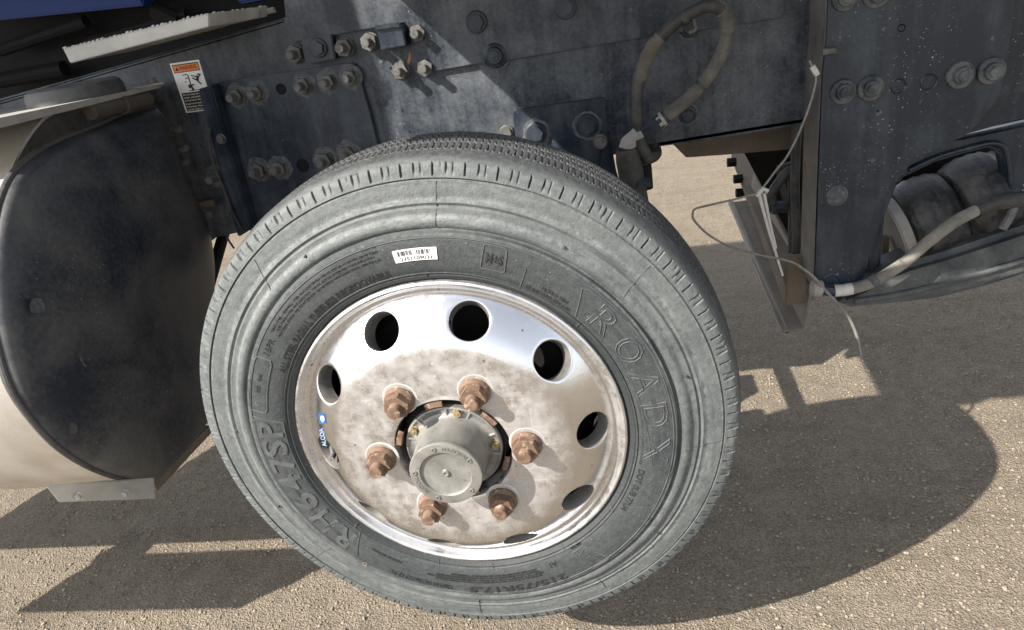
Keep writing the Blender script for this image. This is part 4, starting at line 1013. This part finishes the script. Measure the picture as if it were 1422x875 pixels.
# beam under the air springs
bpx = [(1158, 420), (1172, 410), (1200, 398), (1226, 382), (1262, 368), (1320, 351), (1420, 318), (1520, 280), (1520, 352), (1420, 386), (1360, 404), (1307, 417), (1240, 425), (1185, 430)]
pts = [at(x, y, .545) for x, y in bpx]
obj('spring_beam', MB().prism([(p.x, p.z) for p in pts], .545, .64), M['beam'], truck, bev=.022, seg=4, smooth=60)
pts = smooth_path([at(x, y, .543) for x, y in ((1186, 418), (1240, 410), (1310, 394), (1420, 362), (1500, 334))], 6)
obj('beam_rib', MB().tube(pts, .006, 10), M['beam'], truck)
# two-lobed air spring
ax0, ax1 = at(1246, 322, .66), at(1402, 262, .66)
prof = []
def lobe(t0, t1, r_, base, n=22):
    for k in range(n + 1):
        s_ = math.pi * k / n; prof.append((t0 + (t1 - t0) * (.5 - .5 * math.cos(s_)), base + (r_ - base) * math.sin(s_) ** .6))
lobe(.04, .50, .092, .064); lobe(.50, .95, .094, .064)
L = (ax1 - ax0).length; dirv = (ax1 - ax0).normalized(); up = dirv.orthogonal().normalized(); w_ = dirv.cross(up); n = 48
mbs = MB(); vs = []
for (t_, r_) in prof:
    for j in range(n):
        a = 2 * math.pi * j / n; vs.append(ax0 + dirv * (t_ * L) + (up * math.cos(a) + w_ * math.sin(a)) * (r_ + .0008 * random.random() + (.0016 if prof.index((t_, r_)) % 3 == 0 else 0)))
mbs.add(vs, [(i * n + j, i * n + (j + 1) % n, (i + 1) * n + (j + 1) % n, (i + 1) * n + j) for i in range(len(prof) - 1) for j in range(n)])
plate('dark_spring_sheet', [(1236, 190), (1440, 150), (1440, 300), (1390, 322), (1300, 330), (1250, 352)], .80, .01, M['shade_steel'], truck)  # dark sheet added so the gap above the air spring reads black
bag = obj('air_spring', mbs, M['bag'], truck, smooth=60)
obj('girdle_ring', MB().tube([ax0 + dirv * (L * .485), ax0 + dirv * (L * .515)], .071, 36), M['rubber'], bag)
obj('bead_plate', MB().tube([ax0 - dirv * .012, ax0 + dirv * (L * .05)], [.074, .078], 40), M['ledge'], bag, bev=.003)
obj('bead_plate', MB().tube([ax0 + dirv * (L * .95), ax0 + dirv * (L * 1.04)], [.084, .080], 40), M['ledge'], bag, bev=.004)
obj('spring_bracket', MB().box(tuple(at(1222, 395, .66)), tuple(at(1236, 330, .66) + Vector((0, .02, 0)))), M['brown_steel'], truck, bev=.001)

# tan hose running to the air spring
th_ = hose([(1160, 404), (1183, 401), (1213, 391), (1252, 367), (1290, 335), (1326, 308), (1358, 291)], .50, .0110, 'palehose', 'supply_hose', dy=[0, 0, 0, .0, .01, .02, .03])
obj('hose_end', MB().tube(smooth_path([at(1355, 293, .53), at(1385, 281, .54), at(1430, 276, .56)], 6), [.0135] * 7 + [.015] * 6, 14), M['rubber'], th_)
obj('hose_end', MB().tube([at(1392, 318, .55), at(1403, 300, .55), at(1408, 286, .55)], .008, 10), M['collar'], th_)
obj('hose_collar', MB().tube([at(1210, 393, .50), at(1219, 386, .50)], [.0135, .012], 12), M['halo'], th_)
obj('hose_collar', MB().tube([at(1158, 404, .50), at(1170, 403, .50), at(1183, 401, .50)], [.0125, .0115, .0120], 12), M['white_tie'], th_)
obj('hose_collar', MB().tube([at(1127, 400, .50), at(1141, 401, .50)], [.0165, .0165], 16), M['ledge'], th_, bev=.002)
obj('hose_collar', MB().tube([at(1140, 402, .50), at(1160, 404, .50)], [.012, .012], 8), M['plate'], th_)

# transverse beam and machinery left of the hanger plate
def bar4(pa, Ya, pb, Yb, name, mt, parent=None):
    A_ = [at(x, y, Ya) for x, y in pa]; B_ = [at(x, y, Yb) for x, y in pb]
    return obj(name, MB().hexa(A_, B_), mt, parent or truck, bev=.002)
bar4([(1086, 466), (1092, 467), (1098, 460), (1092, 459)], .60, [(1011, 283), (1016, 283), (1018, 277), (1012, 277)], 1.15, 'beam_edge', M['ledge'])
bar4([(1087, 465), (1118, 461), (1117, 457), (1087, 460)], .60, [(1012, 284), (1040, 279), (1040, 277), (1012, 281)], 1.15, 'cross_beam', M['tan_steel'])
bar4([(1118, 461), (1131, 400), (1127, 399), (1114, 459)], .602, [(1040, 283), (1048, 240), (1046, 239), (1037, 282)], 1.15, 'cross_beam', M['tan_steel'])
bar4([(1090, 425), (1130, 418), (1130, 392), (1092, 398)], .615, [(1016, 222), (1038, 218), (1036, 211), (1015, 214)], 1.4, 'cross_beam', M['brown_steel'])
bar4([(1092, 412), (1120, 408), (1120, 352), (1094, 356)], .61, [(1092, 405), (1118, 402), (1118, 350), (1094, 352)], .66, 'end_bracket', M['brown_steel'])
for q in ((1010, 226), (1019, 249), (1022, 268)):
    obj('beam_bolt', MB().tube([at(q[0], q[1], 1.2), at(q[0] + 12, q[1] - 1, 1.2)], .014, 6), M['shade_steel'], truck)
hose([(1071, 283), (1072, 268), (1084, 250), (1095, 238), (1100, 245), (1101, 290), (1101, 345), (1100, 380)], .68, .010, 'rubber', 'brake_line')
hose([(1106, 175), (1104, 262), (1106, 330), (1104, 390)], .64, .009, 'rubber', 'brake_line')
hose([(1130, 186), (1122, 230), (1112, 262), (1112, 380)], .70, .020, 'shade_steel', 'brake_line')
obj('brake_fitting', MB().tube([at(1066, 287, .70), at(1096, 287, .70)], .013, 8).tube([at(1071, 287, .69), at(1077, 287, .69)], .018, 6), M['plate'], truck)
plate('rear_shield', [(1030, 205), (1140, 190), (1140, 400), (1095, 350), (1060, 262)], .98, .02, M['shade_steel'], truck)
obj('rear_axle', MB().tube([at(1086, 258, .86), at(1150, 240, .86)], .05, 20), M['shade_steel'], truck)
obj('chamber_strap', MB().tube(smooth_path([at(1075, 262, .80), at(1088, 245, .80), at(1118, 230, .80)], 6), .006, 8), M['plate'], truck)

# ---------- unseen bodywork added out of view, shaped to shade frame and ground
obj('deck_shade_block', MB().hexa([(-.392, -.225, WZ + .80), (-.16, -.225, WZ + .80), (-.16, .70, WZ + .80), (-.318, .70, WZ + .80)], [(-.392, -.225, WZ + .92), (-.16, -.225, WZ + .92), (-.16, .70, WZ + .92), (-.318, .70, WZ + .92)]).box((-.16, -.13, WZ + .801), (3.2, .70, WZ + .921)), M['frame'], truck, bev=.004)  # added deck, its edges placed to shade the frame and the ground
obj('rail_shade_block', MB().box((-.158, -.205, WZ + .80), (3.2, -.165, WZ + .84)), M['frame'], truck, bev=.004)  # added strip that casts the thin dark band on the ground
obj('panel_shade_block', MB().box((-2.6, -.01, WZ + .93), (-.94, .02, WZ + 2.25)), M['blue'], truck, bev=.006)  # added panel that keeps the sun off the left part of the frame
obj('step_shade_block', MB().hexa([(-1.79, -.204, WZ - .02), (-1.20, -.204, WZ - .02), (-1.0, -.057, WZ - .02), (-1.70, -.057, WZ - .02)], [(-1.79, -.204, WZ + .03), (-1.20, -.204, WZ + .03), (-1.0, -.057, WZ + .03), (-1.70, -.057, WZ + .03)]), M['alu_step'], truck, bev=.003)  # added unseen block, its slanted end shaped for the shadow below the tank
obj('step_shade_block', MB().box((-1.70, -.06, WZ - .02), (-1.6, -.015, WZ + .03)), M['alu_step'], truck, bev=.003)  # added piece that closes the left end of the sunlit strip
obj('cab_shade_slab', MB().box((-2.6, .43, WZ + .86), (-.37, .90, WZ + .92)), M['shade_steel'], truck)  # added slab that blocks sun and sky from the recess behind the step
obj('axle_shade_block', MB().box((-.26, .631, WZ + .015), (.235, .643, WZ + .30)), M['plate'], truck, bev=.002)  # hidden sheet added to bound the sunlit windows on the ground
obj('axle_shade_block', MB().box((-.30, .50, WZ - .22), (.022, .598, WZ + .03)), M['plate'], truck, bev=.004)  # hidden box added to shade the ground left of the sunlit windows
obj('axle_shade_bar', MB().tube([(.132, .23, WZ - .005), (.134, .75, WZ + .0)], .019, 16), M['plate'], truck)  # hidden bar added to cast the shadow strip between the sunlit windows
obj('axle_beam', MB().tube([(-.02, .19, WZ), (-.02, .40, WZ)], .045, 20), M['shade_steel'], truck)

# ---------- loose wire and ties hanging by the hanger plate
wy = .50
wp = [(1124, 84), (1133, 106), (1129, 130), (1121, 156), (1108, 188), (1093, 217), (1078, 236), (1063, 256), (1053, 268)]
wire = obj('loose_wire', MB().tube(smooth_path([at(x, y, wy) for x, y in wp], 6), .0020, 8), M['wire'])
wire['label'] = 'thin grey wire tied to the bracket plate and looping out behind the tyre'; wire['category'] = 'wire'
w2 = [(1052, 269), (1035, 273), (1016, 278), (985, 285), (966, 290), (962, 297), (964, 306), (980, 323), (1000, 336), (1020, 345), (1055, 354), (1097, 363), (1116, 374), (1129, 384), (1143, 400), (1158, 416), (1172, 432), (1182, 447), (1190, 468), (1195, 492)]
rad = [.0021] * 70 + [.0029] * 200
pp = smooth_path([at(x, y, wy - .012) for x, y in w2], 6)
obj('wire_loop', MB().tube(pp, rad[:len(pp)], 8), M['wire'], wire)
obj('wire_tie', MB().tube([at(1050, 272, wy - .01), at(1060, 262, wy - .01), at(1066, 266, wy - .01)], .0045, 8), M['white_tie'], wire)
obj('wire_tie', MB().tube([at(1128, 92, wy), at(1135, 104, wy)], .005, 8), M['white_tie'], wire)
for q0, q1, r_ in (((1054, 271), (1087, 383), .0030), ((1061, 268), (1078, 345), .0026)):
    obj('tie_tail', MB().tube([at(*q0, wy - .006), at((q0[0] + q1[0]) / 2 - 1, (q0[1] + q1[1]) / 2, wy - .006), at(*q1, wy - .004)], [r_, r_ * .9, r_ * .7], 6), M['white_tie'], wire)
